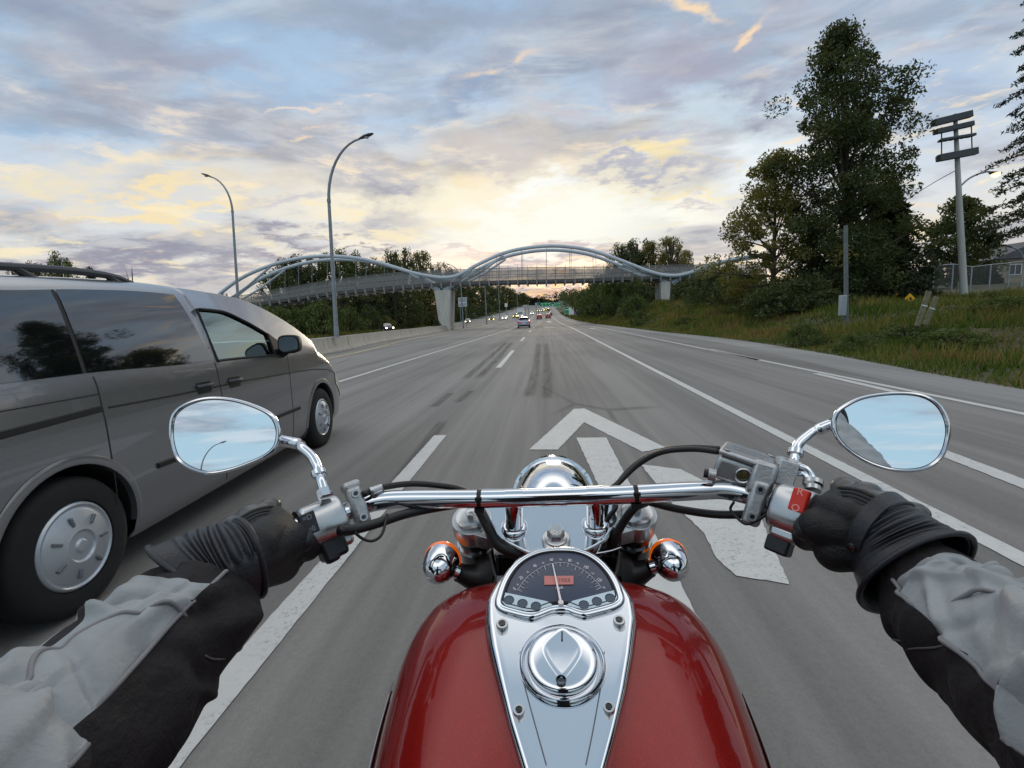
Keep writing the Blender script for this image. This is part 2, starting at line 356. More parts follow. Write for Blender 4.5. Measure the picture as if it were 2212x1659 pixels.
# markings
def mark(pts, name='road_marking', m_=M_PAINT, dz=.009):
    if max(p_[1] for p_ in pts) < 20:                                # worn, slightly ragged edges
        fine = []
        for (xa, ya), (xb, yb) in zip(pts, pts[1:]+pts[:1]):
            n_ = max(1, int(math.hypot(xb-xa, yb-ya)/.04)); fine += [(xa+(xb-xa)*k/n_+(rng.normal(0, .0022) if k else 0), ya+(yb-ya)*k/n_+(rng.normal(0, .004) if k else 0)) for k in range(n_)]
        pts = fine
    o = MB().add([(x, y, float(zr(y))+dz) for x, y in pts], [tuple(range(len(pts)))]).build(name, m_, smooth=0, fixn=False); tag(o, kind='structure'); return o
def line(fx, w, Y0, Y1, m_=M_PAINT):
    Ys = np.unique(np.concatenate([np.linspace(Y0, Y1, max(2, int((Y1-Y0)/4)+1)), [y for y in np.arange(max(Y0, .2), min(Y1, 16), .05)]]))
    return ribbon('road_marking', lambda Y: fx(Y)-w/2+rng.normal(0, .0016), lambda Y: fx(Y)+w/2+rng.normal(0, .0016), .009, m_, Ys)
fl = lambda Y: -5.25+.0125*min(max(Y, -20), 60); fr = lambda Y: 2.40+.0125*min(max(Y, -20), 55); fd = lambda Y: -1.262-.006*min(max(Y, -10), 40)
fe = lambda Y: interp([-60, 0, 7, 52, 500], [5.40, 5.42, 5.50, 5.76, 5.76], Y)
line(fl, .14, -40, 420); line(fr, .13, -40, 420); line(fe, .12, -40, 420); line(lambda Y: float(edge_l(Y))+1.7, .12, -40, 300, M_YEL)
for a, b_ in [(-12, -7.5), (.2, 5.7), (13.7, 21.0), (29.5, 35.0), (47, 53), (64, 70), (81, 87), (98, 104), (115, 121), (132, 138)]:
    line(fd, .15, a, b_)
for (xa, ya, xb, yb, w) in [(3.30, 2.2, 3.52, 4.75, .16), (5.22, 7.2, 5.36, 10.1, .14), (5.56, 13.2, 5.68, 17.5, .14), (-21.5, 40, -21.8, 46, .14), (-21.9, 58, -22, 64, .14), (-22, 76, -22, 82, .14)]:
    mark([(xa-w/2, ya), (xa+w/2, ya), (xb+w/2, yb), (xb-w/2, yb)])
def pix(l): return [(p.x, p.y) for p in (U(x, y, z=0.009) for x, y in l)]
mark(pix([(1240, 883), (1262, 882), (1437, 966), (1388, 976), (1262, 912), (1205, 971), (1143, 971)]), 'road_arrow')
mark(pix([(1245, 945), (1310, 945), (1505, 1330), (1420, 1330), (1385, 1240), (1330, 1130)]), 'road_arrow')
mark(pix([(1385, 1003), (1470, 1013), (1600, 1080), (1640, 1110), (1705, 1262), (1590, 1243), (1548, 1205), (1520, 1150), (1440, 1075)]), 'road_arrow')
for c0 in ((1187, 706.5, 28), (1280, 709, 16), (1186, 697, 11)):
    x, y, w = c0; mark(pix([(x-w/2, y+.6), (x-w*.3, y-.5), (x+w*.3, y-.5), (x+w/2, y+.6)]), 'road_arrow')
# tyre marks
m_ = bpy.data.materials.new('tyre_rubber'); m_.use_nodes = True; q = NT(m_.node_tree); b = q.n['Principled BSDF']
b.inputs['Base Color'].default_value = (.035, .035, .036, 1); b.inputs['Roughness'].default_value = .75
g = q.add('ShaderNodeTexCoord').outputs['UV']; sp = q.add('ShaderNodeSeparateXYZ', {0: g})
ed = q.math('MULTIPLY', q.mr(sp.outputs[0], 0, .35), q.mr(sp.outputs[0], 1, .65)); en = q.math('MULTIPLY', q.mr(sp.outputs[1], 0, .12), q.mr(sp.outputs[1], 1, .88))
pn = q.noise(q.add('ShaderNodeMapping', {'Vector': q.add('ShaderNodeNewGeometry').outputs['Position'], 'Scale': (8, .5, 1)}).outputs[0], 1.5, 4, .6)
q.l.new(q.math('MULTIPLY', q.math('MULTIPLY', ed, en), q.mr(pn, .2, .75, .12, .44)), b.inputs['Alpha']); M_SKID = m_
def skid(pts, w0, w1):
    ps = [U(x, y, z=.007) for x, y in pts]; ps = smooth_path(ps, 5); n = len(ps); me = MB(); rows = []
    for i, p_ in enumerate(ps):
        w = w0+(w1-w0)*i/(n-1); rows.append([(p_.x-w/2, p_.y, .007), (p_.x+w/2, p_.y, .007)])
    o = me.grid(rows).build('tyre_stain', M_SKID, smooth=0, fixn=False); tag(o, kind='structure')
    uv = o.data.uv_layers.new(name='uv')
    for pl in o.data.polygons:
        for li in pl.loop_indices:
            vi = o.data.loops[li].vertex_index; uv.data[li].uv = (vi % 2, (vi//2)/(n-1))
skid([(1000, 822), (1040, 787), (1075, 757), (1095, 738)], .28, .30); skid([(1030, 820), (1062, 788), (1090, 757), (1106, 738)], .30, .34)
skid([(935, 880), (975, 848)], .22, .2); skid([(985, 870), (1020, 843)], .22, .2)
skid([(1140, 860), (1156, 800), (1164, 740)], .28, .34); skid([(1182, 865), (1183, 800), (1180, 740)], .28, .34)
skid([(700, 1250), (860, 1040), (960, 905)], .18, .2)
# ground: one sheet with the bank on the right and a low berm beyond the far carriageway
def zg(X, Y):
    e = float(edge_r(Y)); f_ = float(far_l(Y)); z = float(zr(max(Y, 0)))
    if X > e:
        hb = float(interp([-60, 0, 10, 25, 45, 70, 500], [.5, .6, .75, 1.1, 1.7, 2.5, 3.0], Y)); s_ = min(1, (X-e)/7.5); s_ = s_*s_*(3-2*s_)
        z += hb*s_ + (.09*math.sin(X*1.3+Y*.37)+.07*math.sin(X*.7-Y*.9+2)+.05*math.sin(X*2.9+Y*1.7))*min(1, (X-e)/2.0) + .02*max(0, min(X-e-9, 30))
    elif X < f_:
        s_ = min(1, (f_-X)/10); z += 1.0*s_*s_*(3-2*s_) + .1*math.sin(X*.5+Y*.3)*s_
    else: z -= .03
    return z
def axis(*seg): return np.unique(np.concatenate([np.arange(a, b_, s_) for a, b_, s_ in seg]))
GY = axis((-60, 2, 3), (2, 60, .8), (60, 140, 3), (140, 460, 12), (460, 3000, 120))
rows = []
for Y in GY:
    e, f_ = float(edge_r(Y)), float(far_l(Y))
    xs = np.concatenate([[-2500, -900, -300, -150, -80], np.linspace(f_-30, f_-1, 14), [f_-.02, (f_+e)/2, e+.02], e+np.linspace(.5, 16, 32), e+np.array([20, 26, 34, 45, 60, 90, 150, 300, 900, 2500])])
    rows.append([(x, Y, (zg(x, Y) if Y < 460 else zg(x, 460.)) - (.035 if f_ <= x <= e else 0)) for x in xs])
m_ = bpy.data.materials.new('soil_grass'); m_.use_nodes = True; q = NT(m_.node_tree); b = q.n['Principled BSDF']
p = q.add('ShaderNodeNewGeometry').outputs['Position']
col = q.ramp(q.noise(p, .5, 6, .65), [(.3, (.028, .036, .014, 1)), (.48, (.05, .052, .02, 1)), (.6, (.075, .058, .026, 1)), (.75, (.04, .05, .016, 1))])
q.l.new(col, b.inputs['Base Color']); b.inputs['Roughness'].default_value = .95; M_SOIL = m_
tag(MB().grid(rows).build('ground', M_SOIL, smooth=180, fixn=False), kind='structure')
# ------------------------------------------------------------------ grass on the verges (nobody could count it)
def grassmat():
    m_ = bpy.data.materials.new('grass_blades'); m_.use_nodes = True; q = NT(m_.node_tree); q.n.clear()
    g = q.add('ShaderNodeNewGeometry'); p = g.outputs['Position']; ri = g.outputs['Random Per Island']
    nz = q.noise(q.add('ShaderNodeMapping', {'Vector': p, 'Scale': (1, .45, 1)}).outputs[0], .55, 5, .6)
    col = q.ramp(q.math('ADD', q.math('MULTIPLY', nz, .8), q.math('MULTIPLY', ri, .22)), [(.36, (.06, .10, .019, 1)), (.49, (.12, .15, .033, 1)), (.56, (.23, .20, .06, 1)), (.62, (.25, .17, .065, 1)), (.72, (.13, .085, .042, 1)), (.85, (.09, .13, .026, 1))])
    d = q.add('ShaderNodeBsdfDiffuse', {'Color': col}); tr = q.add('ShaderNodeBsdfTranslucent', {'Color': col})
    q.l.new(q.add('ShaderNodeMixShader', {0: .35, 1: d.outputs[0], 2: tr.outputs[0]}).outputs[0], q.add('ShaderNodeOutputMaterial').inputs[0]); return m_
def blades(X, Y, Z, h, w):
    n = len(X); a = rng.uniform(0, 2*np.pi, n); ln = rng.normal(0, .35, (n, 2))
    dx, dy = np.cos(a)*w, np.sin(a)*w
    V = np.zeros((n, 3, 3)); V[:, 0] = np.c_[X-dx, Y-dy, Z-.03]; V[:, 1] = np.c_[X+dx, Y+dy, Z-.03]; V[:, 2] = np.c_[X+ln[:, 0]*h, Y+ln[:, 1]*h, Z+h]
    return V.reshape(-1, 3), np.arange(n*3).reshape(-1, 3)
N = 95000
gy = rng.uniform(0, 1, N)**1.7*85+1.5; off = rng.uniform(0, 1, N)**1.25*17
gx = np.array([float(edge_r(v)) for v in gy])+off-.05
tall = .5+.5*np.sin(gx*.9+np.sin(gy*.35)*2+gy*.21)
gz = np.array([zg(a+1e-4, b_) for a, b_ in zip(gx, gy)])
hh = (.06+.22*np.minimum(1, off/1.8))*(.5+.9*tall)*rng.uniform(.6, 1.5, N)
V1, F1 = blades(gx, gy, gz, hh, .010+.0010*gy)
N2 = 16000
gy2 = rng.uniform(20, 150, N2); gx2 = np.array([float(far_l(v)) for v in gy2])-rng.uniform(0, 1, N2)**1.3*14
gz2 = np.array([zg(a, b_) for a, b_ in zip(gx2, gy2)]); V2, F2 = blades(gx2, gy2, gz2, rng.uniform(.15, .5, N2), .05+gy2*.0008)
N3 = 26000
gy3 = rng.uniform(70, 240, N3); gx3 = np.array([float(edge_r(v)) for v in gy3])+rng.uniform(0, 1, N3)**1.2*16
gz3 = np.array([zg(a+1e-4, b_) for a, b_ in zip(gx3, gy3)]); V3, F3 = blades(gx3, gy3, gz3, rng.uniform(.2, .6, N3), .05+gy3*.0009)
o = npmesh('grass', np.r_[V1, V2, V3], np.r_[F1, F2+len(V1), F3+len(V1)+len(V2)], grassmat()); tag(o, kind='stuff')
tag(o, 'dry and green grass covering the verges and roadside bank', 'grass')
# ------------------------------------------------------------------ trees
M_BARK = mat('bark', (70, 62, 54), .95, var=.35, vscale=4, bump=.6, bscale=12)
L_DARK = leafmat('leaf_dark', (.030, .044, .016), (.068, .092, .028))
L_MID = leafmat('leaf_mid', (.045, .070, .018), (.11, .15, .04))
L_OLIVE = leafmat('leaf_olive', (.09, .092, .022), (.24, .21, .055), .5)
L_FIR = leafmat('leaf_fir', (.014, .024, .012), (.035, .05, .022), .1)
def leaves(cent, per, rad, size, flat=.75, aspect=2.0, clip=None):
    n = len(cent); C_ = np.repeat(cent, per, 0); RR = np.repeat(np.broadcast_to(rad, (n,)), per)
    d = rng.normal(size=(n*per, 3)); d /= np.linalg.norm(d, axis=1)[:, None]; d *= (rng.uniform(.15, 1, n*per)**.5*RR)[:, None]; d[:, 2] *= flat
    P_ = C_+d; m_ = len(P_)
    a = rng.normal(size=(m_, 3)); a /= np.linalg.norm(a, axis=1)[:, None]; b_ = np.cross(a, rng.normal(size=(m_, 3))); b_ /= np.linalg.norm(b_, axis=1)[:, None]
    s_ = size*rng.uniform(.6, 1.4, m_)[:, None]; a = a*s_; b_ = b_*s_/aspect
    V = np.stack([P_-a, P_+b_*.9, P_+a, P_-b_*.9], 1).reshape(-1, 3)
    return V, np.arange(m_*4).reshape(-1, 4)
def crown_points(env, n, h0, h1, rough=.35, sx=1.0):
    out = []
    while len(out) < n:
        h = rng.uniform(h0, h1); r = env(h); a = rng.uniform(0, 2*np.pi); q_ = rng.uniform(.25, 1)**.6
        w = r*q_*(1+rough*math.sin(3*a+h*2.1)*.5+rng.normal(0, rough*.25))
        out.append((w*math.cos(a)*sx, w*math.sin(a), h))
    return np.array(out)
def limbs(mb, H, r0, cents, k, lean=(0, 0)):
    tr = [Vector((lean[0]*u*u, lean[1]*u*u, H*.92*u)) for u in np.linspace(0, 1, 7)]
    mb.tube(tr, [r0*(1-.9*u)+.015 for u in np.linspace(0, 1, 7)], 8)
    for c_ in cents[rng.permutation(len(cents))[:k]]:
        c_ = Vector(c_); zb = max(.12*H, c_.z*rng.uniform(.55, .8)); u = zb/(H*.92); s_ = Vector((lean[0]*u*u, lean[1]*u*u, zb)); mid = s_.lerp(c_, .55)+Vector((0, 0, -.04*H*rng.uniform(0, 1)))
        rr = r0*(1-.9*u)*.45+.012; mb.tube(smooth_path([s_, mid, c_], 3), np.linspace(rr, .01+rr*.1, 7), 5)
def tree(name, label, base, H, env, ncl, per, crad, lsize, leafm, r0, h0=.15, sx=1.0, flat=.75, rough=.35, group=None, cat='tree', nl=26, lean=(0, 0), aspect=2.0):
    root = empty(name, label, cat, base, 0, group)
    cents = crown_points(env, ncl, h0*H, H*.985, rough, sx); cents[:, 0] += lean[0]*(cents[:, 2]/H)**2; cents[:, 1] += lean[1]*(cents[:, 2]/H)**2
    V, Fq = leaves(cents, per, crad*rng.uniform(.6, 1.25, ncl), lsize, flat, aspect)
    V[:, 2] = np.maximum(V[:, 2], .05)
    c_ = npmesh('crown', V, Fq, leafm); c_.parent = root
    mb = MB(); limbs(mb, H, r0, cents, nl, lean); k = mb.build('trunk', M_BARK, smooth=180); k.parent = root
    return root
def fir(name, label, base, H, Rb, nwh, per, leafm, group=None, h0=.06, lsize=.16):
    root = empty(name, label, 'tree', base, 0, group); mb = MB(); mb.tube([(0, 0, 0), (0, 0, H*.5), (0, 0, H)], [H*.016+.05, H*.01+.03, .02], 8); VV = []; 
    for i in range(nwh):
        h = H*(h0+(1-h0)*(i/nwh)); r = Rb*(1-(h/H))**.85+.12
        for k in range(7):
            a = 2*math.pi*(k+rng.uniform(-.3, .3))/7+i*.9; L = r*rng.uniform(.75, 1.12); dr = .32*L
            ps = [Vector((math.cos(a)*L*u, math.sin(a)*L*u, h+.10*L*u-dr*u*u)) for u in np.linspace(0, 1, 5)]
            mb.tube(ps, np.linspace(.03, .006, 5), 4, cap=False)
            u = rng.uniform(.08, 1, per)**.8; c_ = np.c_[np.cos(a)*L*u, np.sin(a)*L*u, h+.10*L*u-dr*u*u]; c_ += rng.normal(0, 1, c_.shape)*np.array([.11, .11, .06])*L*.9*(1.1-u)[:, None]; VV.append(c_)
    cents = np.concatenate(VV); V, Fq = leaves(cents, 2, .1, lsize, .6, 3.5)
    c_ = npmesh('crown', V, Fq, leafm); c_.parent = root; k = mb.build('trunk', M_BARK, smooth=180); k.parent = root; return root
def at(x, Y, zoff=0.0): p_ = U(x, 700, Y=Y); return Vector((p_.x, Y, zg(p_.x, Y)+zoff))
def hgt(x, ytop, Y): return U(x, ytop, Y=Y).z
# the tall cottonwood and its neighbours on the bank
b0 = at(1822, 31); H = hgt(1800, 58, 31)-b0.z
px2m = 31/F
tree('cottonwood_tree', 'tallest tree in view, dark cottonwood on the right bank', b0, H, lambda h: interp([0, .12, .3, .45, .6, .75, .88, 1.0], np.array([.9, 2.5, 2.7, 2.5, 2.7, 2.3, 1.2, .1]), h/H), 350, 185, .80, .092, L_DARK, .34, .05, rough=.72, nl=80, lean=(-.9, 0))
b1 = at(1668, 33); H1 = hgt(1660, 330, 33)-b1.z
tree('poplar_tree', 'lighter loose-leaved tree leaning against the left side of the tallest tree', b1, H1, lambda h: interp([0, .15, .4, .65, .85, 1], [1.2, 3.1, 2.9, 2.0, 1.3, .3], h/H1), 175, 115, .66, .10, L_OLIVE, .18, .06, rough=.6, nl=40)
b2 = at(1908, 33); H2 = hgt(1905, 395, 33)-b2.z
fir('fir_tree', 'dark fir tree with drooping branches right of the tallest tree', b2, H2, 3.3, 36, 26, L_FIR, h0=.04, lsize=.2)
b3 = at(2056, 52); H3 = hgt(2050, 432, 52)-b3.z
tree('alder_tree', 'dense round tree behind the concrete floodlight pole', b3, H3, lambda h: interp([0, .12, .4, .7, .9, 1], [.9, 2.7, 2.9, 2.4, 1.5, .3], h/H3), 130, 75, .85, .19, L_DARK, .2, .05, rough=.45, nl=30)
b4 = at(2122, 56); H4 = hgt(2120, 566, 56)-b4.z
fir('fir_tree', 'small fir tree between the floodlight pole and the house', b4, H4, 1.6, 20, 22, L_FIR, h0=.05, lsize=.2)
# spruce whose boughs hang into the right edge of the picture
b5 = at(2276, 13.2); b5.z = zg(b5.x, b5.y)
fir('spruce_tree', 'near spruce whose drooping boughs hang in at the right edge', b5, 15.5, 1.75, 36, 110, L_FIR, h0=.16, lsize=.055)
# bushes under the trees on the bank and along the top of it
BUSH = None
def bush_proto(leafm, lab, grp, name='bush'):
    root = empty(name, lab, 'bush', (0, 0, 0), 0, grp)
    cents = crown_points(lambda h: interp([0, .3, .7, 1], [.85, 1.0, .75, .2], h), 46, .05, .95, .4)
    V, Fq = leaves(cents, 55, .22*rng.uniform(.7, 1.3, 46), .055, .85)
    V[:, 2] = np.maximum(V[:, 2], -.1); c_ = npmesh('foliage', V, Fq, leafm); c_.parent = root
    mb = MB()
    for c in cents[:12]: mb.tube([(0, 0, -.1), Vector(c)*.5+Vector((0, 0, .05)), Vector(c)], [.03, .02, .008], 5)
    k = mb.build('stem', M_BARK); k.parent = root; return root
protos = {}
RK = lambda v, l: sorted(l).index(v)
SL = ['low shrub in the bank grass just below the right bridge pier', 'small shrub near the road edge, midway along the right bank', 'low shrub on the bank slope right of the bridge pier', 'small shrub near the road edge below the leaning boards', 'low shrub on the bank near the road below the house', 'wide shrub on the bank top at the right edge', 'tiny shrub lowest on the bank, above the white taper dashes', 'wide shrub on the bank in front of the fence end', 'wide shrub on the bank right behind the leaning boards']
def place(kind, mk, pos, sx, sz, label, group):
    if kind not in protos: o = protos[kind] = mk()
    else: o = copy_tree(protos[kind])
    o.location = pos; o.scale = (sx, sx*rng.uniform(.85, 1.15), sz); o.rotation_euler = (0, 0, rng.uniform(0, 6.28)); tag(o, label, None, group); return o
BG = 'bushes along the roadside banks'
def bush(x, Y, w, ytop, k, label):
    pos = at(x, Y); h = max(.4, hgt(x, ytop, Y)-pos.z); mt = (L_DARK, L_MID, L_OLIVE)[k]
    return place('bush%d' % k, lambda: bush_proto(mt, label, BG), pos, w, h, label, BG)
BL = ['tall leafy bush on the right bank under the right half of the middle span', 'rounded lighter bush just right of the middle span on the right bank', 'broad bush left of the right bridge pier', 'smaller light bush standing in front of the bushes left of the right pier', 'big dark bush right of the right bridge pier', 'dark bush second to the right of the right pier', 'dark bush under the last visible piece of the bridge arch', 'dark bush left of the light loose-leaved poplar', 'dark bush at the foot of the poplar', 'dark bush between the poplar and the tall cottonwood', 'low dark bush in front of the poplar trunk', 'farther bush on the right verge behind the blue board', 'tall light bush behind the others under the middle span', 'farthest bush on the right verge under the bridge deck', 'dark bush right of the fir, left of the fence', 'dark bush just left of the plain grey post']
for i, (x, Y, w, yt, k) in enumerate([(1300, 94, 3.4, 600, 1), (1345, 75, 2.7, 622, 1), (1376, 64, 2.3, 605, 0), (1375, 60, 2.0, 640, 1), (1498, 58, 2.3, 600, 0), (1530, 50, 2.4, 590, 0), (1570, 44, 2.6, 575, 0), (1615, 38, 2.2, 590, 0),
                                  (1690, 28, 1.8, 612, 0), (1745, 28, 1.7, 600, 0), (1640, 30, 1.5, 628, 0), (1290, 108, 3.2, 612, 0), (1330, 80, 2.8, 590, 1), (1265, 138, 3.4, 630, 0), (1960, 36, 1.5, 625, 0), (1790, 26.5, 1.4, 628, 0)]):
    bush(x, Y, w, yt, k, BL[i])
for i, (x, Y, w, yt) in enumerate([(1380, 49, .9, 672), (1735, 17, .6, 700), (1480, 36, .7, 685), (1960, 15, .8, 700), (2060, 13, .7, 712), (2170, 17, 1.0, 668), (1850, 14, .55, 722), (2120, 22, 1.0, 655), (2010, 24, 1.0, 660)]):
    bush(x, Y, w, yt, 1, SL[i])
for i, (x, Y, w, yt, k) in enumerate([(590, 62, 2.8, 664, 1), (640, 66, 2.6, 668, 1), (690, 68, 3.0, 655, 1), (748, 82, 2.8, 664, 1), (800, 92, 2.6, 668, 0), (850, 106, 2.6, 655, 0), (905, 126, 3.2, 650, 0), (545, 56, 2.4, 672, 2), (490, 52, 2.4, 670, 1), (830, 97, 2.0, 684, 2)]):
    bush(x, Y, w, yt, k, '%s green shrub from the left beyond the far carriageway under the left span' % ['third', 'fourth', 'fifth', 'sixth', 'seventh', 'ninth', 'tenth', 'second', 'first', 'eighth'][i])
# distant trees, three shapes copied
def mk_broad(leafm, seed):
    def f():
        r = empty('broadleaf_tree', 'x', 'tree', (0, 0, 0)); 
        cents = crown_points(lambda h: interp([0, .1, .3, .6, .85, 1], [.20, .26, .29, .27, .19, .06], h), 120, .02, .97, .3)
        V, Fq = leaves(cents, 60, .066*rng.uniform(.6, 1.4, 120), .0135, .9); c_ = npmesh('crown', V, Fq, leafm); c_.parent = r
        mb = MB(); limbs(mb, 1.0, .018, cents, 34); k = mb.build('trunk', M_BARK, smooth=180); k.parent = r; return r
    return f
def mk_fir():
    r = fir('fir_tree', 'x', (0, 0, 0), 1.0, .17, 22, 16, L_FIR, lsize=.016); return r
def far_tree(x, Y, ytop, wpx, k, label, group):
    pos = at(x, Y, -.2); H_ = hgt(x, ytop, Y)-pos.z; w = wpx/F*Y
    if k == 3: o = place('fir', mk_fir, pos, w/.34, H_, label, group)
    else: o = place('broad%d' % k, mk_broad((L_DARK, L_MID, L_OLIVE)[k], k), pos, w/.48, H_, label, group)
    return o
ORD = ['first', 'second', 'third', 'fourth', 'fifth', 'sixth', 'seventh', 'eighth', 'ninth', 'tenth', 'eleventh', 'twelfth', 'thirteenth', 'fourteenth', 'fifteenth', 'sixteenth', 'seventeenth', 'eighteenth']
GA = 'trees behind the left span of the footbridge'
for a in [(598, 108, 582, 70, 1), (632, 112, 556, 75, 0), (662, 106, 548, 70, 0), (700, 112, 552, 75, 0), (735, 108, 538, 80, 1), (772, 112, 545, 75, 1), (808, 108, 556, 70, 0), (838, 112, 566, 60, 1), (855, 104, 538, 55, 0), (884, 116, 534, 60, 0), (916, 130, 540, 55, 2), (958, 155, 566, 55, 0), (982, 172, 578, 40, 1)]:
    far_tree(*a, '%s broadleaf from the left rising behind the left span of the footbridge' % ORD[RK(a[0], [598, 632, 662, 700, 735, 772, 808, 838, 855, 884, 916, 958, 982])], GA)
GB = 'dark trees lining the far carriageway'
for a in [(620, 92, 640, 70, 0), (680, 94, 630, 70, 0), (740, 96, 628, 75, 0), (800, 98, 622, 75, 0), (860, 108, 618, 75, 0), (915, 132, 612, 75, 0), (985, 178, 600, 80, 0), (1018, 212, 606, 64, 0), (1045, 256, 604, 58, 1), (1068, 300, 608, 50, 0), (1088, 340, 614, 42, 0), (1104, 365, 622, 36, 1), (1118, 390, 630, 28, 0), (1130, 425, 634, 24, 1), (1141, 440, 640, 20, 0), (1148, 450, 643, 16, 0), (560, 90, 650, 60, 1)]:
    far_tree(*a, '%s tree from the left in the dark row lining the far carriageway' % ORD[RK(a[0], [560, 620, 680, 740, 800, 860, 915, 985, 1018, 1045, 1068, 1088, 1104, 1118, 1130, 1141, 1148])], GB)
far_tree(1133, 430, 632, 14, 3, 'small pointed fir rising from the tree row under the bridge', GB)
GC = 'trees behind the right span of the footbridge'
for a in [(1345, 96, 524, 55, 0), (1378, 100, 514, 60, 0), (1412, 98, 520, 55, 2), (1450, 94, 510, 60, 2), (1478, 98, 540, 45, 2), (1318, 104, 575, 45, 0), (1275, 120, 622, 40, 0), (1300, 110, 600, 45, 0), (1262, 140, 632, 30, 0), (1253, 165, 640, 24, 3), (1500, 90, 572, 40, 1)]:
    far_tree(*a, '%s tree from the left among those behind the right half of the footbridge' % ORD[RK(a[0], [1253, 1262, 1275, 1300, 1318, 1345, 1378, 1412, 1450, 1478, 1500])], GC)
GD = 'far trees on the horizon under the bridge'
for i in range(16):
    x = 1150+i*7.2+rng.uniform(-2, 2); far_tree(x, rng.uniform(395, 430), 646+rng.uniform(-3, 4)+abs(i-8)*-.4, 12, int(rng.choice([0, 0, 3])), '%s tiny tree from the left on the horizon where the road vanishes' % ORD[i], GD)
far_tree(150, 88, 546, 62, 1, 'bright green tree showing over the roof of the minivan', None)
far_tree(95, 90, 563, 46, 0, 'dark tree left of the bright green tree above the minivan roof', None)
far_tree(45, 96, 566, 26, 0, 'small dark tree above the roof rail, leftmost of the trees', None)
far_tree(212, 92, 574, 26, 3, 'little fir right of the bright green tree above the minivan roof', None)
far_tree(488, 96, 630, 26, 0, 'small tree at the left foot of the footbridge arch', None)
# bare sapling
p_ = at(296, 84); rt = empty('bare_sapling', 'leafless sapling standing behind the minivan roof', 'tree', p_); mb = MB(); Hs = hgt(296, 560, 84)-p_.z
for k in range(9):
    a = rng.uniform(0, 6.28); mb.tube([(0, 0, 0), (math.cos(a)*.12*1, math.sin(a)*.1, Hs*.6), (math.cos(a)*rng.uniform(.3, 1.3), math.sin(a)*.6, Hs*rng.uniform(.75, 1))], [.09, .06, .015], 5)
k = mb.build('branches', M_BARK); k.parent = rt

# far woods closing the view on both sides: one unbroken mass of crowns
def woods(x0, x1, Y0, Y1, n, h0, h1):
    X = rng.uniform(x0, x1, n); Yv = rng.uniform(Y0, Y1, n); Hh = rng.uniform(h0, h1, n)
    Z = np.array([zg(a, b_) for a, b_ in zip(X, Yv)]); c_ = np.c_[X, Yv, Z+Hh*rng.uniform(.05, 1, n)]; return leaves(c_, 14, 2.6, .75, 1.0, 1.6)
parts = [woods(-330, -48, 180, 330, 900, 5, 9), woods(-900, -300, 250, 420, 600, 7, 12), woods(30, 300, 190, 330, 900, 5, 9), woods(300, 900, 250, 420, 600, 7, 12), woods(-60, 60, 438, 456, 260, 4, 8), woods(26, 46, 120, 330, 500, 3, 7), woods(13, 60, 230, 440, 620, 3, 6)]
Vs, Fs, k0 = [], [], 0
for V, Fq in parts: Vs.append(V); Fs.append(Fq+k0); k0 += len(V)
o = npmesh('woods', np.concatenate(Vs), np.concatenate(Fs), L_DARK); tag(o, 'distant dark woods along the horizon on both sides of the highway', 'woods', kind='stuff')
# ------------------------------------------------------------------ median barrier, lamps, bridge, signs
def concrete(name, col, var=.18, rough=.85):
    m_ = bpy.data.materials.new(name); m_.use_nodes = True; q = NT(m_.node_tree); b = q.n['Principled BSDF']; p = q.add('ShaderNodeNewGeometry').outputs['Position']
    st = q.noise(q.add('ShaderNodeMapping', {'Vector': p, 'Scale': (2.2, 2.2, .25)}).outputs[0], 2.0, 5, .65); f = q.noise(p, 9, 6, .7)
    c0 = tuple(v*(1-var*1.6) for v in lin(col)[:3])+(1,); c1 = tuple(v*(1+var) for v in lin(col)[:3])+(1,)
    q.l.new(q.mix(q.math('ADD', q.mr(st, .3, .7, 0, .65), q.mr(f, .3, .7, 0, .35)), c0, c1), b.inputs['Base Color']); b.inputs['Roughness'].default_value = rough
    q.l.new(q.add('ShaderNodeBump', {'Height': f, 'Strength': .3, 'Distance': .01}).outputs[0], b.inputs['Normal']); return m_
M_CON = concrete('barrier_concrete', (172, 164, 152)); M_CON2 = concrete('pier_concrete', (188, 184, 176))
M_GALV = mat('galvanised_steel', (150, 154, 158), .45, .75, var=.15, vscale=5)
M_DKGREY = mat('dark_grey_metal', (70, 72, 76), .5, .4)
M_BLACK = mat('black_rubber', (24, 24, 26), .6, var=.2, vscale=20)
bar = MB()
prof = [(-.30, 0), (-.30, .07), (-.13, .30), (-.085, .80), (.085, .80), (.13, .30), (.30, .07), (.30, 0)]
bar.grid([[(x, y, z) for x, z in prof] for y in (-1.99, -1.0, 0, 1.0, 1.99)])
bar.add([(x, -1.99, z) for x, z in prof], [tuple(range(8))]); bar.add([(x, 1.99, z) for x, z in prof], [tuple(range(8))])
first = None
GBAR = 'precast concrete barriers along the median'
Y = -14.0; i = 0
while Y < 200:
    xa, xb = float(edge_l(Y-2)), float(edge_l(Y+2)); ang = math.atan2(-(xb-xa), 4)
    if first is None:
        first = bar.build('concrete_barrier', M_CON, bevel=.012); o = first
    else: o = first.copy(); COL.objects.link(o)
    o.location = ((xa+xb)/2, Y, float(zr(Y))); o.rotation_euler = (0, 0, ang+rng.normal(0, .002))
    tag(o, 'grey precast concrete barrier in the row along the median', 'barrier', GBAR); Y += 4.0*max(1, math.hypot(1, (xb-xa)/4)); i += 1
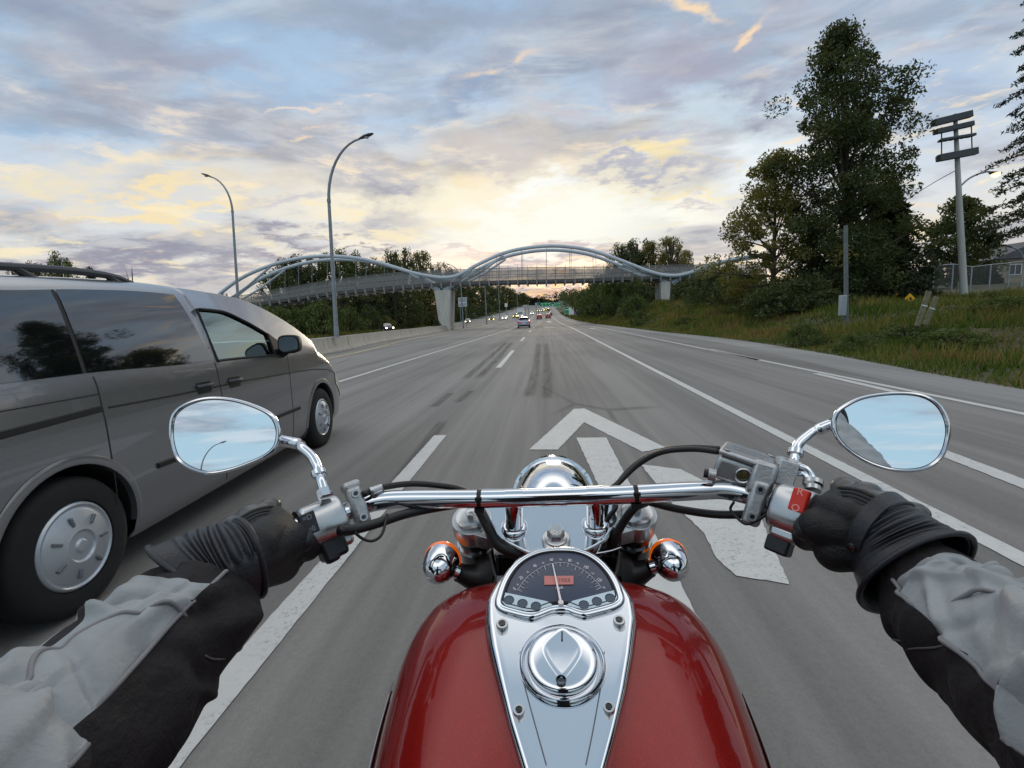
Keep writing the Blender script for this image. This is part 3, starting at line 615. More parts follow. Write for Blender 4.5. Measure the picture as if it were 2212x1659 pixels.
# street lamps
M_LAMP = mat('lamp_pole_metal', (134, 140, 146), .5, .55, var=.12, vscale=3)
M_LENS = mat('lamp_glass', (196, 196, 186), .25)
def lamp(base, H, side, reach=2.0, label='', group=None, dirv=(1, 0), lit=False, s=1.0, name='street_lamp'):
    root = empty(name, label, 'street lamp', base, 0, group); d = Vector((dirv[0]*side, dirv[1]*side, 0))
    rb = H-reach*1.55
    mb = MB(); mb.tube([(0, 0, 0), (0, 0, rb*.5), (0, 0, rb)], [.115*s, .098*s, .08*s], 12); mb.lathe((0, 0, 0), (0, 0, 1), [(0, .2*s), (.05, .2*s), (.06, .13*s), (.5, .13*s), (.55, .11*s)], 12); k = mb.build('pole', M_LAMP); k.parent = root
    arc = [Vector((0, 0, rb))]+[Vector((0, 0, rb))+d*(reach*(1-math.cos(a)))+Vector((0, 0, reach*1.42*math.sin(a))) for a in np.linspace(.12, 1.42, 10)]
    mb = MB(); mb.tube(arc, np.linspace(.08*s, .045*s, len(arc)), 10); mb.lathe((0, 0, rb-.08), (0, 0, 1), [(0, .1*s), (.16, .1*s)], 12); k = mb.build('arm', M_LAMP); k.parent = root
    tip = arc[-1]; dd = unit(arc[-1]-arc[-2]); sv = d.cross(Vector((0, 0, 1)))
    mb = MB(); rows = []
    for u, w, h in [(-.05, .05, .05), (.05, .09, .07), (.25, .15, .10), (.5, .15, .09), (.68, .10, .05), (.74, .03, .02)]:
        c_ = tip+dd*u*s; n_ = dd.cross(sv)
        rows.append([c_+sv*w*s*math.cos(a)+n_*h*s*math.sin(a)*(1 if math.sin(a) > 0 else .5)*(1 if n_.z > 0 else -1) for a in np.linspace(0, 2*math.pi, 12, endpoint=False)])
    mb.grid(rows, close=True); k = mb.build('luminaire', M_DKGREY); k.parent = root
    mb = MB(); cc = tip+dd*.36*s-Vector((0, 0, .055*s)); mb.lathe(cc, (0, 0, -1), [(0, .12*s), (.03, .11*s), (.06, .05*s), (.065, 0.001)], 12)
    k = mb.build('lens', mat('lit_lamp', (255, 170, 70), .3, emit=(255, 196, 110), es=6.0) if lit else M_LENS); k.parent = k.parent or root
    return root
p_ = U(726, 715, Y=25.5); lamp((p_.x, 25.5, .78), hgt(770, 283, 25.5)-.78, 1, 2.1, 'tall arched street lamp standing on the median just beyond the minivan').rotation_euler = (0, R(2.0), 0)
p_ = U(508, 640, Y=36); lamp((p_.x, 36, .2), hgt(470, 375, 36)-.2, -1, 1.75, 'arched street lamp behind the minivan, its arm reaching left').rotation_euler = (0, R(3.2), 0)
GL = 'street lamps along the median further on'
for x, Y, yt, lab in [(1051, 88, 573, 'street lamp in front of the middle arch, nearest of the small far lamps'), (1080, 128, 600, 'thin lamp pole seen below the bridge deck, second of the far lamps'), (1119, 190, 622, 'tiny far lamp pole on the median near the oncoming cars')]:
    p_ = U(x, 690, Y=Y); z0 = float(zr(Y))+.5; lamp((p_.x, Y, z0), U(x, yt, Y=Y).z-z0, 1, 2.2, lab, GL)
p_ = U(1000, 690, Y=84); lamp((p_.x, 84, .1), 11, -1, 2.0, 'street lamp close behind the median pier of the footbridge', GL)
# the lamp that shows in the left mirror stands behind the rider
MIR_LAMP = lamp((-11.0, -24, .78), 11.0, 1, 2.1, 'street lamp seen only in the left motorcycle mirror')
# ---------------- footbridge
YB = 73.0
def B(x, y, dy=0.0): p_ = U(x, y, Y=YB); return Vector((p_.x, YB+dy, p_.z))
M_ARCH = mat('arch_paint', (180, 188, 196), .4, .1, var=.08, vscale=.6)
M_DECK = mat('deck_steel', (92, 90, 88), .7, .1, var=.25, vscale=1.0)
M_GIRD = mat('floor_beam_paint', (150, 150, 148), .6); M_FPOST = mat('fence_post_paint', (118, 118, 118), .6)
mesh_m = bpy.data.materials.new('wire_mesh'); mesh_m.use_nodes = True; q = NT(mesh_m.node_tree); q.n.clear()
pz = q.add('ShaderNodeNewGeometry').outputs['Position']
dd_ = q.add('ShaderNodeBsdfDiffuse', {'Color': (.25, .245, .24, 1)}); tt = q.add('ShaderNodeBsdfTransparent')
fa = q.mr(q.noise(pz, .5, 4), .3, .7, .52, .64)
q.l.new(q.add('ShaderNodeMixShader', {0: fa, 1: tt.outputs[0], 2: dd_.outputs[0]}).outputs[0], q.add('ShaderNodeOutputMaterial').inputs[0])
br = empty('footbridge', 'pale blue arched steel footbridge with mesh sides crossing the highway', 'footbridge', (0, YB, 0))
arch = [(440, 690), (490, 640), (540, 603), (600, 577), (660, 562), (715, 557), (780, 561), (840, 574), (900, 592), (935, 599), (965, 602), (995, 597), (1040, 573), (1090, 551), (1140, 540), (1185, 536), (1230, 538), (1280, 547), (1340, 568), (1400, 591), (1440, 598), (1475, 594), (1525, 576), (1580, 562), (1650, 552)]
for dy in (-2.1, 2.1):
    ps = smooth_path([B(x, y, dy) for x, y in arch], 5)
    mb = MB(); mb.tube(ps, .26, 10, flat=(.75, 1.0)); mb.build('arch_rib', M_ARCH, br, smooth=50)
    for x0, y0 in [(958, 628), (1442, 612)]:
        for sx in (-1, 1):
            mb = MB(); tx = x0+sx*64; ya = float(np.interp(tx, [a[0] for a in arch], [a[1] for a in arch]))
            mb.tube([B(x0+sx*4, y0, dy*.6), B(x0+sx*30, y0-17+(0 if sx > 0 else 0), dy*.8), B(tx, ya+2, dy)], [.5, .42, .30], 8, flat=(.6, 1)); mb.build('strut', M_ARCH, br, smooth=50)
    for (xa, ya), (xb, yb) in [((496, 655), (600, 580)), ((1000, 612), (1090, 556)), ((1440, 605), (1340, 574)), ]:
        mb = MB(); mb.tube([B(xa, ya, dy*.7), B((xa+xb)/2, (ya+yb)/2+4, dy*.85), B(xb, yb, dy)], .16, 8); mb.build('brace', M_ARCH, br)
deckb = [(400, 688), (480, 676), (540, 666), (620, 654), (720, 639), (830, 628), (940, 620), (1000, 617), (1090, 614), (1180, 612), (1300, 609), (1440, 604), (1520, 602), (1640, 602)]
dxs, dys = [a[0] for a in deckb], [a[1] for a in deckb]
hb = lambda x: float(np.interp(x, [480, 560, 720, 880, 1000, 1180, 1330, 1640], [33, 30, 35, 38, 36, 36, 33, 30]))  # mesh height in view
xs = np.linspace(400, 1640, 63); by = np.interp(xs, dxs, dys)
mb = MB(); rows = []
for x, y in zip(xs, by):
    a = B(x, y); rows.append([(a.x, YB-2.0, a.z), (a.x, YB-2.0, a.z+.42), (a.x, YB+2.0, a.z+.42), (a.x, YB+2.0, a.z)])
mb.grid(rows, close=True); mb.build('deck', M_DECK, br, smooth=30)
for dy in (-2.06, 2.06):
    mb = MB(); mb.grid([[tuple(B(x, y, dy)+Vector((0, 0, .42))), tuple(B(x, y-hb(x)+4, dy))] for x, y in zip(xs, by)]); mb.build('mesh_panel', mesh_m, br, smooth=0, fixn=False)
    for k_ in (1.0, .5):
        mb = MB(); mb.tube([B(x, y-hb(x)*k_+(4 if k_ == 1 else 0), dy*1.01) for x, y in zip(xs, by)], .038, 6); mb.build('handrail', M_FPOST, br)
    post = None
    for x, y in list(zip(xs, by))[::1]:
        mb = MB(); a, c_ = B(x, y, dy*1.02), B(x, y-hb(x)+1, dy*1.02); mb.tube([a, c_, c_+Vector((0, -.28*np.sign(dy)*-1, .10))], .026, 5); mb.build('post', M_FPOST, br)
for x, y in list(zip(xs, by)):
    a = B(x, y); mb = MB(); mb.add([(a.x-.09, YB-2.35, a.z+.34), (a.x+.09, YB-2.35, a.z+.34), (a.x+.09, YB+2.35, a.z+.34), (a.x-.09, YB+2.35, a.z+.34), (a.x-.09, YB-2.2, a.z-.28), (a.x+.09, YB-2.2, a.z-.28), (a.x+.09, YB+2.2, a.z-.28), (a.x-.09, YB+2.2, a.z-.28)], [(0, 1, 2, 3), (4, 5, 6, 7), (0, 1, 5, 4), (2, 3, 7, 6), (0, 3, 7, 4), (1, 2, 6, 5)]); mb.build('floor_beam', M_GIRD, br, smooth=0)
for x in (660, 720, 780, 840, 600, 1076, 1128, 1180, 1232, 1284, 1330):
    for dy in (-2.08, 2.08):
        ya = float(np.interp(x, [a[0] for a in arch], [a[1] for a in arch])); yb = float(np.interp(x, dxs, dys)); mb = MB(); mb.tube([B(x, ya, dy), B(x, yb, dy)], .035, 5); mb.build('hanger', M_GALV, br)
for x0, yt, w0, w1, zb in [(961, 628, .78, 1.2, 0.0), (1431, 610, .5, .7, 1.6)]:
    a = B(x0, yt)
    for dy in (-1.15, 1.15):
        mb = MB(); rows = []
        for z, w in ((zb-1, w0), (zb+1, w0), (a.z*.6, (w0+w1)/2), (a.z, w1)):
            rows.append([(a.x+sx*w, YB+dy+sy*.75, z) for sx, sy in ((-1, -1), (1, -1), (1, 1), (-1, 1))])
        mb.grid(rows, close=True); mb.add(rows[-1], [(0, 1, 2, 3)]); mb.build('pier', M_CON2, br, smooth=20, bevel=.05)
br_bush = bush(942, 71, .7, 690, 0, 'little dark bush at the foot of the median pier')
# ---------------- signs
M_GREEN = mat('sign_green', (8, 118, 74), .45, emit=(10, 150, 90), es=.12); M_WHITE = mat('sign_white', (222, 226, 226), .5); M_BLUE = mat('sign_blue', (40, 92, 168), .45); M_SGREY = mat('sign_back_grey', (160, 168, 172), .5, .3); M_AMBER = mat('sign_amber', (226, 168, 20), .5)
def panel_sign(name, label, x0, y0, x1, y1, Y, m_, posts=2, lines=(), group=None, cat='sign', arrow=0, tz=None, strip=False):
    a, b_ = U(x0, y1, Y=Y), U(x1, y0, Y=Y); w, h = b_.x-a.x, b_.z-a.z; zb = zg((a.x+b_.x)/2, Y) if tz is None else tz
    root = empty(name, label, cat, ((a.x+b_.x)/2, Y, zb), 0, group)
    mb = MB(); mb.box((0, 0, (a.z+b_.z)/2-zb), (w, .06, h)); k = mb.build('panel', m_, smooth=0, bevel=.02); k.parent = root
    mb = MB(); e_ = min(w, h)*.04
    for cx_, cz_, sw, sh in [(0, h/2-e_, w*.94, e_), (0, -h/2+e_, w*.94, e_), (-w/2+e_, 0, e_, h-2*e_), (w/2-e_, 0, e_, h-2*e_)]: mb.box((cx_, -.036, (a.z+b_.z)/2-zb+cz_), (sw, .012, sh))
    for (u, v, lw, lh) in lines: mb.box((u*w/2, -.037, (a.z+b_.z)/2-zb+v*h/2), (lw*w, .014, lh*h))
    k = mb.build('border', M_WHITE, smooth=0); k.parent = root
    for i in range(posts):
        xx = 0 if posts == 1 else (-w*.32+i*w*.64); mb = MB(); mb.tube([(xx, .08, -.2), (xx, .08, (b_.z-zb)*.98)], max(.05, Y*.0006), 6); k = mb.build('post', M_GALV); k.parent = root
    return root
s1 = panel_sign('highway_sign', 'white double panel sign on posts left of the oncoming lanes', 990.5, 642, 1008, 663, 90, M_SGREY, 2, [(0, -.12, .98, .08)])
panel_sign('highway_sign', 'green roadside sign partly hidden behind the white notice board', 1219, 663, 1231, 678, 165, M_GREEN, 2, [(0, .2, .6, .12)])
panel_sign('highway_sign', 'white and pale blue notice board left of the blue roadside board', 1229, 664, 1239.5, 680, 150, M_WHITE, 2)
panel_sign('highway_sign', 'blue service board beside the white notice board on the right verge', 1242, 665, 1254.5, 681, 145, M_BLUE, 2, [(-.2, .2, .4, .3)])
panel_sign('speed_sign', 'small white sign on a thin post beside the far oncoming lanes', 1090.5, 655, 1096, 663, 150, M_WHITE, 1)
panel_sign('speed_sign', 'little pale sign beside the tree row, nearest the green gantry signs', 1156, 654, 1160, 661, 200, M_SGREY, 1)
panel_sign('highway_sign', 'low grey sign facing away beyond the oncoming cars', 1133, 661, 1143, 666, 175, M_SGREY, 2)
YG = 262.0
ga = empty('sign_gantry', 'overhead gantry carrying two green direction signs above the far road', 'sign gantry', (0, YG, float(zr(YG))))
def gp(x, y): p_ = U(x, y, Y=YG); return p_
a, b_ = gp(1160, 660), gp(1226, 659)
mb = MB()
for yy in (653.5, 660.5): mb.tube([gp(1162, yy+1), gp(1224, yy-1)], .12, 6)
mb.build('truss', M_GALV, ga)
for x in (1162, 1224):
    a = gp(x, 652); mb = MB(); mb.tube([(a.x, YG, float(zr(YG))), a], .2, 8); mb.build('post', M_GALV, ga)
for x0, x1, y0, y1 in [(1166.5, 1191.5, 652.5, 663), (1196, 1211, 653, 663)]:
    a, b_ = gp(x0, y1), gp(x1, y0); mb = MB(); mb.box(((a.x+b_.x)/2, YG-.4, (a.z+b_.z)/2), (b_.x-a.x, .1, b_.z-a.z)); k = mb.build('sign_panel', M_GREEN, ga, bevel=.05)
    mb = MB(); w = b_.x-a.x; h = b_.z-a.z
    for u in (-.3, .0, .3): mb.box(((a.x+b_.x)/2+u*w, YG-.47, a.z+h*.28), (w*.05, .03, h*.3)); mb.box(((a.x+b_.x)/2+u*w, YG-.47, a.z+h*.68), (w*.2, .03, h*.12))
    mb.box(((a.x+b_.x)/2, YG-.47, a.z-.12), (w, .04, h*.12)); mb.build('legend', M_WHITE, k, smooth=0)
# ---------------- right bank: poles, fence, house
M_DKPOST = mat('weathered_post', (104, 110, 112), .7, .1, var=.15)
M_POLE = concrete('pole_concrete', (176, 176, 172), .1)
def fl_pole():
    Y = 30.0; b0 = at(2080, Y, -.3); top = U(2063, 246, Y=Y); root = empty('floodlight_pole', 'tall concrete pole with four dark floodlight banks and a lit lamp arm', 'light pole', b0)
    L = top-b0; mb = MB(); mb.tube([Vector((0, 0, 0)), L*.5, L], [.19, .145, .09], 14); k = mb.build('pole', M_POLE); k.parent = root
    for (xa, ya, xb, yb, h) in [(2016, 266, 2098, 246, .17), (2021, 285, 2101, 267, .13), (2032, 303, 2105, 291, .07), (2027, 342, 2110, 326, .18)]:
        a, c_ = U(xa, ya, Y=Y-.2)-b0, U(xb, yb, Y=Y-.2)-b0; d = c_-a; ang = math.atan2(d.z, d.x)
        mb = MB(); mb.box((a+c_)/2, (d.length, .3, h*2), Matrix.Rotation(-ang, 3, 'Y')); 
        for u in np.linspace(.08, .92, 6): mb.box(a.lerp(c_, u)+Vector((0, .2, 0)), (.2, .2, h*1.6), Matrix.Rotation(-ang, 3, 'Y'))
        k = mb.build('floodlight_bank', M_DKGREY, smooth=0, bevel=.02); k.parent = root
    for xa, ya, xb, yb in [(2034, 275, 2034, 335), (2098, 262, 2100, 330)]:
        mb = MB(); mb.tube([U(xa, ya, Y=Y)-b0, U(xb, yb, Y=Y)-b0], .03, 6); k = mb.build('hanger', M_DKGREY); k.parent = root
    ps = smooth_path([U(x, y, Y=Y)-b0 for x, y in [(2072, 405), (2090, 388), (2108, 378), (2130, 371), (2142, 372)]], 4); mb = MB(); mb.tube(ps, .05, 8); k = mb.build('arm', M_LAMP); k.parent = root
    c_ = U(2150, 376, Y=Y)-b0; mb = MB(); mb.box(c_+Vector((0, 0, .05)), (.55, .25, .12), Matrix.Rotation(.15, 3, 'Y')); k = mb.build('luminaire', M_DKGREY, bevel=.03); k.parent = root
    mb = MB(); mb.lathe(c_+Vector((.02, -.02, -.01)), (0, -.3, -1), [(0, .2), (.08, .17), (.13, .09), (.14, .001)], 14); g = mb.build('lens', mat('lit_lamp', (255, 170, 70), .3, emit=(255, 196, 110), es=6.0)); g.parent = root
    return root
fl_pole()
o = empty('power_line', 'thin cable sloping from the floodlight pole down behind the tall tree', 'cable', U(2065, 368, Y=30)); mb = MB(); mb.tube(smooth_path([Vector(), (U(2000, 405, Y=38)-o.location), (U(1900, 470, Y=52)-o.location)], 6), .022, 6); k = mb.build('wire', M_BLACK); k.parent = o
b0 = at(1829, 20.5, -.2); root = empty('utility_post', 'plain grey post with a small cabinet at the foot of the tallest tree', 'post', b0); tp = U(1827, 487, Y=20.5)-b0
mb = MB(); mb.tube([(0, 0, 0), tp], [.085, .07], 12); k = mb.build('pole', M_DKPOST); k.parent = root
mb = MB(); a = U(1820, 660, Y=20.4)-b0; mb.box(a, (.22, .2, .8)); k = mb.build('cabinet', M_SGREY, bevel=.02); k.parent = root
# chain link fence
fe_ = empty('chain_link_fence', 'chain-link fence on the bank top between the trees and the house', 'fence', at(1930, 36))
ol = fe_.location.copy(); xsF = np.linspace(1890, 2330, 12); fm = bpy.data.materials.new('chain_link'); fm.use_nodes = True; q = NT(fm.node_tree); q.n.clear()
q.l.new(q.add('ShaderNodeMixShader', {0: .30, 1: q.add('ShaderNodeBsdfTransparent').outputs[0], 2: q.add('ShaderNodeBsdfDiffuse', {'Color': (.16, .17, .17, 1)}).outputs[0]}).outputs[0], q.add('ShaderNodeOutputMaterial').inputs[0])
tops = []; bots = []
for i, x in enumerate(xsF):
    g = at(x, 34.0); tz = g+Vector((0, 0, 1.9)); tops.append(tz-ol); bots.append(g-ol); mb = MB(); mb.tube([g-ol-Vector((0, 0, .2)), tz-ol], .04, 6); k = mb.build('post', M_GALV); k.parent = fe_
mb = MB(); mb.tube(tops, .03, 6); k = mb.build('rail', M_GALV); k.parent = fe_
mb = MB(); mb.grid([[tuple(a), tuple(b_)] for a, b_ in zip(tops, bots)]); k = mb.build('mesh_panel', fm, smooth=0, fixn=False); k.parent = fe_
# house
hb0 = at(2190, 62); ho = empty('house', 'beige house with a grey gabled roof behind the fence at the right edge', 'house', hb0)
M_WALLH = mat('house_wall', (150, 138, 122), .8, var=.08); M_ROOFH = mat('house_roof', (86, 84, 88), .85, var=.2, vscale=5)
mb = MB(); mb.box((1.5, 3, 1.2), (9, 7, 2.9)); k = mb.build('wall', M_WALLH, smooth=0); k.parent = ho
mb = MB(); zt = 2.66; mb.prism([(-3.6, -.9, zt), (6.6, -.9, zt), (1.5, -.9, zt+2.0)], (0, -1, 0), 8.4); k = mb.build('roof', M_ROOFH, smooth=0); k.parent = ho
for xx in (-.9, 2.9):
    mb = MB(); mb.box((xx, -.52, 1.4), (1.3, .06, 1.1)); k = mb.build('window', mat('dark_pane', (40, 46, 54), .1), smooth=0, bevel=.01); k.parent = ho
    mb = MB()
    for cx_, cz_, sw, sh in [(0, .58, 1.4, .08), (0, -.58, 1.4, .08), (-.67, 0, .08, 1.1), (.67, 0, .08, 1.1), (0, 0, .05, 1.1)]: mb.box((xx+cx_, -.56, 1.4+cz_), (sw, .08, sh))
    g = mb.build('frame', M_WHITE, smooth=0); g.parent = k
for x, y, Y, w, lab in [(1936, 641, 31, .36, 'yellow warning sign behind the fence, nearer the fir tree'), (1965, 645, 29, .42, 'larger yellow warning sign with a black mark, right of the other one')]:
    p_ = U(x, y, Y=Y); g = zg(p_.x, Y); root = empty('warning_sign', lab, 'sign', (p_.x, Y, g)); mb = MB(); mb.box((0, 0, p_.z-g), (w, .04, w), Matrix.Rotation(.785, 3, 'Y')); k = mb.build('panel', M_AMBER, smooth=0, bevel=.02); k.parent = root
    mb = MB(); mb.box((.03, -.026, p_.z-g), (w*.4, .012, w*.22), Matrix.Rotation(.785, 3, 'Y')); g_ = mb.build('symbol', M_BLACK, smooth=0); g_.parent = k
    mb = MB(); mb.tube([(0, .04, -.2), (0, .04, p_.z-g)], .03, 6); k = mb.build('post', M_GALV); k.parent = root
# two leaning wooden marker boards in the grass
for x0, y0, x1, y1, lab in [(1985, 693, 2003, 640, 'pale wooden board leaning in the long grass of the bank, the taller one'), (2003, 690, 2019, 652, 'shorter pale board leaning beside the taller one in the grass')]:
    a, b_ = U(x0, y0, Y=14.5), U(x1, y1, Y=14.5); root = empty('marker_board', lab, 'marker board', a); d = b_-a; ang = math.atan2(d.x, d.z); mb = MB()
    mb.box(d/2, (.14, .03, d.length+.3), Matrix.Rotation(ang, 3, 'Y')); k = mb.build('board', mat('weathered_wood', (122, 116, 94), .85, var=.25, vscale=9), smooth=0); k.parent = root
    mb = MB(); mb.box(d*.62+Vector((0, -.02, 0)), (.15, .012, .03), Matrix.Rotation(ang, 3, 'Y')); g_ = mb.build('band', M_WHITE, smooth=0); g_.parent = root
# far arched lamps at the right edge
for x, Y, yt, lab in [(2178, 64, 566, 'arched lamp above the house roof'), (2196, 40, 528, 'lamp arm reaching left beside the near spruce boughs')]:
    p_ = at(x+8, Y); lamp(p_, hgt(x, yt, Y)-p_.z, -1 if Y < 50 else 1, 1.3, lab)
# ------------------------------------------------------------------ vehicles
M_PAINTV = mat('van_paint', (138, 139, 143), .26, .74, coat=1.0)
M_GLASSD = mat('tinted_glass', (14, 16, 19), .03, 0, spec=1.0, ior=1.75)
M_TRIM = mat('black_trim', (18, 18, 19), .55)
M_TYRE = mat('tyre', (22, 22, 23), .8, var=.15, vscale=20)
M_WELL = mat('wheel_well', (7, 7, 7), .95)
M_COVER = mat('wheel_cover', (176, 182, 188), .35, .55, var=.06)
m_ = bpy.data.materials.new('clear_glass'); m_.use_nodes = True; q = NT(m_.node_tree); q.n.clear()
lw = q.add('ShaderNodeFresnel', {'IOR': 1.5}).outputs[0]
q.l.new(q.add('ShaderNodeMixShader', {0: q.math('ADD', q.math('MULTIPLY', lw, .9), .20), 1: q.add('ShaderNodeBsdfTransparent', {'Color': (.46, .80, .74, 1)}).outputs[0], 2: q.add('ShaderNodeBsdfGlossy', {'Color': (.85, 1, .98, 1), 'Roughness': .02}).outputs[0]}).outputs[0], q.add('ShaderNodeOutputMaterial').inputs[0]); M_GLASS = m_
def car_body(ys, half, remove=None, wheels=(), wr=.40):
    n = len(half(ys[0])); G = []
    for y in ys:
        h_ = half(y); row = [Vector((x, y, z)) for x, z in h_]+[Vector((-x, y, z)) for x, z in h_[-2::-1]]; G.append(row)
    for wy, wz in wheels:
        for row in G:
            for p in row:
                if abs(p.x) > .55 and p.z < 1.0:
                    d = math.hypot(p.y-wy, p.z-wz)
                    if abs(d-wr) < .045 and d > 1e-4: p.y = wy+(p.y-wy)*wr/d; p.z = wz+(p.z-wz)*wr/d
    mb = MB(); nc = len(G[0]); vs = [p for r in G for p in r]; fs = []
    for i in range(len(ys)-1):
        for j in range(nc-1):
            c_ = (G[i][j]+G[i][j+1]+G[i+1][j]+G[i+1][j+1])/4; jj = j if j < n-1 else 2*(n-1)-1-j
            if any(math.hypot(c_.y-wy, c_.z-wz) < wr-.012 and abs(c_.x) > .5 for wy, wz in wheels): continue
            if remove and remove(c_, jj): continue
            fs.append((i*nc+j, i*nc+j+1, (i+1)*nc+j+1, (i+1)*nc+j))
    L = len(ys)-1; fs += [tuple(range(nc)), tuple(L*nc+k for k in reversed(range(nc)))]
    return mb.add(vs, fs)
def wheel(parent, x, y, z, R_, w, side, rimr, detail=True, cov=None):
    root = empty('wheel', None, None); root.parent = parent; root.location = (x, y, z)
    mb = MB(); ax = (side, 0, 0)
    mb.lathe((0, 0, 0), ax, [(-w, R_*.72), (-w*.98, R_*.93), (-w*.85, R_*.99), (-w*.5, R_), (-w*.14, R_*.99), (-w*.01, R_*.94), (.012, R_*.84), (.006, rimr*1.03), (-.02, rimr)], 40, cap=False)
    k = mb.build('tyre', M_TYRE, smooth=40); k.parent = root
    mb = MB()
    mb.lathe((0, 0, 0), ax, [(-.03, rimr*1.02), (.0, rimr*1.0), (.012, rimr*.94), (.002, rimr*.88), (.012, rimr*.80), (.03, rimr*.42), (.034, rimr*.36), (.022, rimr*.33), (.024, rimr*.16), (.034, rimr*.13), (.036, .001)], 40)
    if detail:
        for i in range(7):
            a = 2*math.pi*i/7; c_ = Vector((side*.016, math.cos(a)*rimr*.62, math.sin(a)*rimr*.62)); M_ = Matrix.Rotation(a, 3, 'X')
            mb.box(c_+Vector((side*.006, 0, 0)), (.02, rimr*.22, rimr*.07), M_, mi=1)
    k = mb.build('wheel_cover', [cov or M_COVER, mat('cover_slot', (112, 116, 122), .5, .4)], smooth=40, bevel=.003 if detail else 0); k.parent = root
    return root
van = empty('minivan', 'pewter grey minivan with tinted rear windows overtaking on the left', 'van')
xs_ = lambda z: interp([0.1, .25, .40, .60, .90, .965, 1.10, 1.16, 1.40, 1.63, 1.72], [.87, .925, .955, .97, .968, .962, .952, .938, .875, .79, .68], z)
plan = lambda y: interp([-1.15, -1.0, -.6, 0, 2.6, 3.3, 3.7, 3.95, 4.08], [.86, .94, .985, 1, 1, .995, .985, .95, .86], y)
zsill = lambda y: interp([-1.15, -.5, 3.4, 4.08], [.30, .20, .19, .24], y)
zw0 = lambda y: interp([-1.15, .24, 1.05, 1.34, 2.22, 2.6, 3.1, 3.4, 3.56, 3.74, 3.99, 4.08], [1.17, 1.166, 1.142, 1.144, 1.122, 1.10, 1.05, .99, .94, .82, .62, .50], y)
zre = lambda y: interp([-1.15, -.3, .06, .6, 1.06, 1.48, 1.87, 2.24, 2.71, 3.11, 3.38, 3.56, 3.74, 3.99, 4.08], [1.60, 1.645, 1.66, 1.688, 1.70, 1.685, 1.66, 1.60, 1.452, 1.275, 1.125, 1.025, .885, .665, .53], y)
def zwt(y):
    if y <= 1.33: return interp([-1.15, 0, .4, .9, 1.33], [1.57, 1.605, 1.632, 1.648, 1.64], y)
    if y <= 2.26: return interp([1.33, 1.66, 1.95, 2.26], [1.535, 1.52, 1.44, 1.315], y)
    return zw0(y)+(zre(y)-zw0(y))*interp([2.26, 3.2, 4.08], [.45, .55, .6], y)
NL = 17
def vhalf(y):
    a, b_, t_, e = float(zsill(y)), float(zw0(y)), float(zwt(y)), float(zre(y)); pl = float(plan(y)); cr = float(interp([-1.15, 1.8, 2.5, 3.2, 3.6, 4.08], [.045, .05, .10, .07, .045, .03], y))
    pts = [(.5, a-.02)]+[(float(xs_(a+(b_-a)*k/(NL-1)))*pl*(1 if k else .97), a+(b_-a)*k/(NL-1)) for k in range(NL)]
    if y < 3.3:
        pts += [(float(xs_(b_+(t_-b_)*.5))*pl, b_+(t_-b_)*.5), (float(xs_(t_))*pl, t_), (float(xs_(e))*pl*.985, e), (float(xs_(e))*pl*.93, e+cr*.25)]
    else:
        s_ = pts[-1][0]; pts += [(s_*.985, b_+(e-b_)*.4), (s_*.96, b_+(e-b_)*.75), (s_*.91, e), (s_*.84, e+cr*.25)]
    k = pts[-1][0]; pts += [(k*.66, e+cr*.7), (k*.33, e+cr*.93), (0, e+cr)]
    return pts
vys = np.unique(np.round(np.concatenate([np.linspace(-1.15, 1.33, 52), [1.36], np.linspace(1.36, 2.26, 20), [2.32], np.linspace(2.32, 3.30, 24), np.linspace(3.30, 4.08, 24)]), 4))
JW = NL  # first side-glass row index (faces)
def vrem(c_, jj):
    if 1.36 < c_.y < 2.26 and jj in (JW, JW+1): return True
    if 2.42 < c_.y < 3.30 and jj >= JW+3: return True
    return False
WY = [(0.0, .345), (3.24, .335)]
car_body(vys, vhalf, vrem, WY, .405).build('body', M_PAINTV, van, smooth=38)
def vpatch(y0t, y0b, y1t, y1b, off=.004, inset=.012, ny=18, nz=8, zt=None):
    rows = []
    for i in range(ny):
        u = i/(ny-1); row = []
        for j in range(nz):
            v = j/(nz-1); y = (y0b+(y1b-y0b)*u)*(1-v)+(y0t+(y1t-y0t)*u)*v; a, t_ = float(zw0(y))+inset, float((zt or zwt)(y))-inset; z = a+(t_-a)*v
            row.append(Vector((float(xs_(z))*float(plan(y))+off, y, z)))
        rows.append(row)
    return rows
def mir(rows): return [[Vector((-p.x, p.y, p.z)) for p in r] for r in rows]
for side in (1, -1):
    f = (lambda r: r) if side > 0 else mir
    MB().grid(f(vpatch(-1.0, -1.02, .245, .205))).build('window', M_GLASSD, van, smooth=180)
    MB().grid(f(vpatch(.275, .235, 1.20, 1.305))).build('window', M_GLASSD, van, smooth=180)
    MB().grid(f(vpatch(.249, .209, .271, .231, .002))).build('window_seal', M_TRIM, van, smooth=180)
    g = MB().grid(f(vpatch(1.365, 1.365, 2.255, 2.255, -.012, -.004))).build('window', M_GLASS, van, smooth=180)
    # black surround of the front door window
    ed = [r[0] for r in vpatch(1.365, 1.365, 2.255, 2.255, .002, 0)]; et = [r[-1] for r in vpatch(1.365, 1.365, 2.255, 2.255, .002, 0)]
    loop = ed+et[::-1]; loop = [Vector((p.x*side, p.y, p.z)) for p in loop]
    MB().tube(loop+[loop[0]], .011, 6, cap=False).build('window_seal', M_TRIM, van)
    mb = MB(); mb.grid(f(vpatch(2.265, 2.27, 2.42, 2.50, .003, .006, 5, 5, lambda y: zw0(y)+.22-(y-2.26)*.5))); mb.build('mirror_base', M_TRIM, van)
ws = []
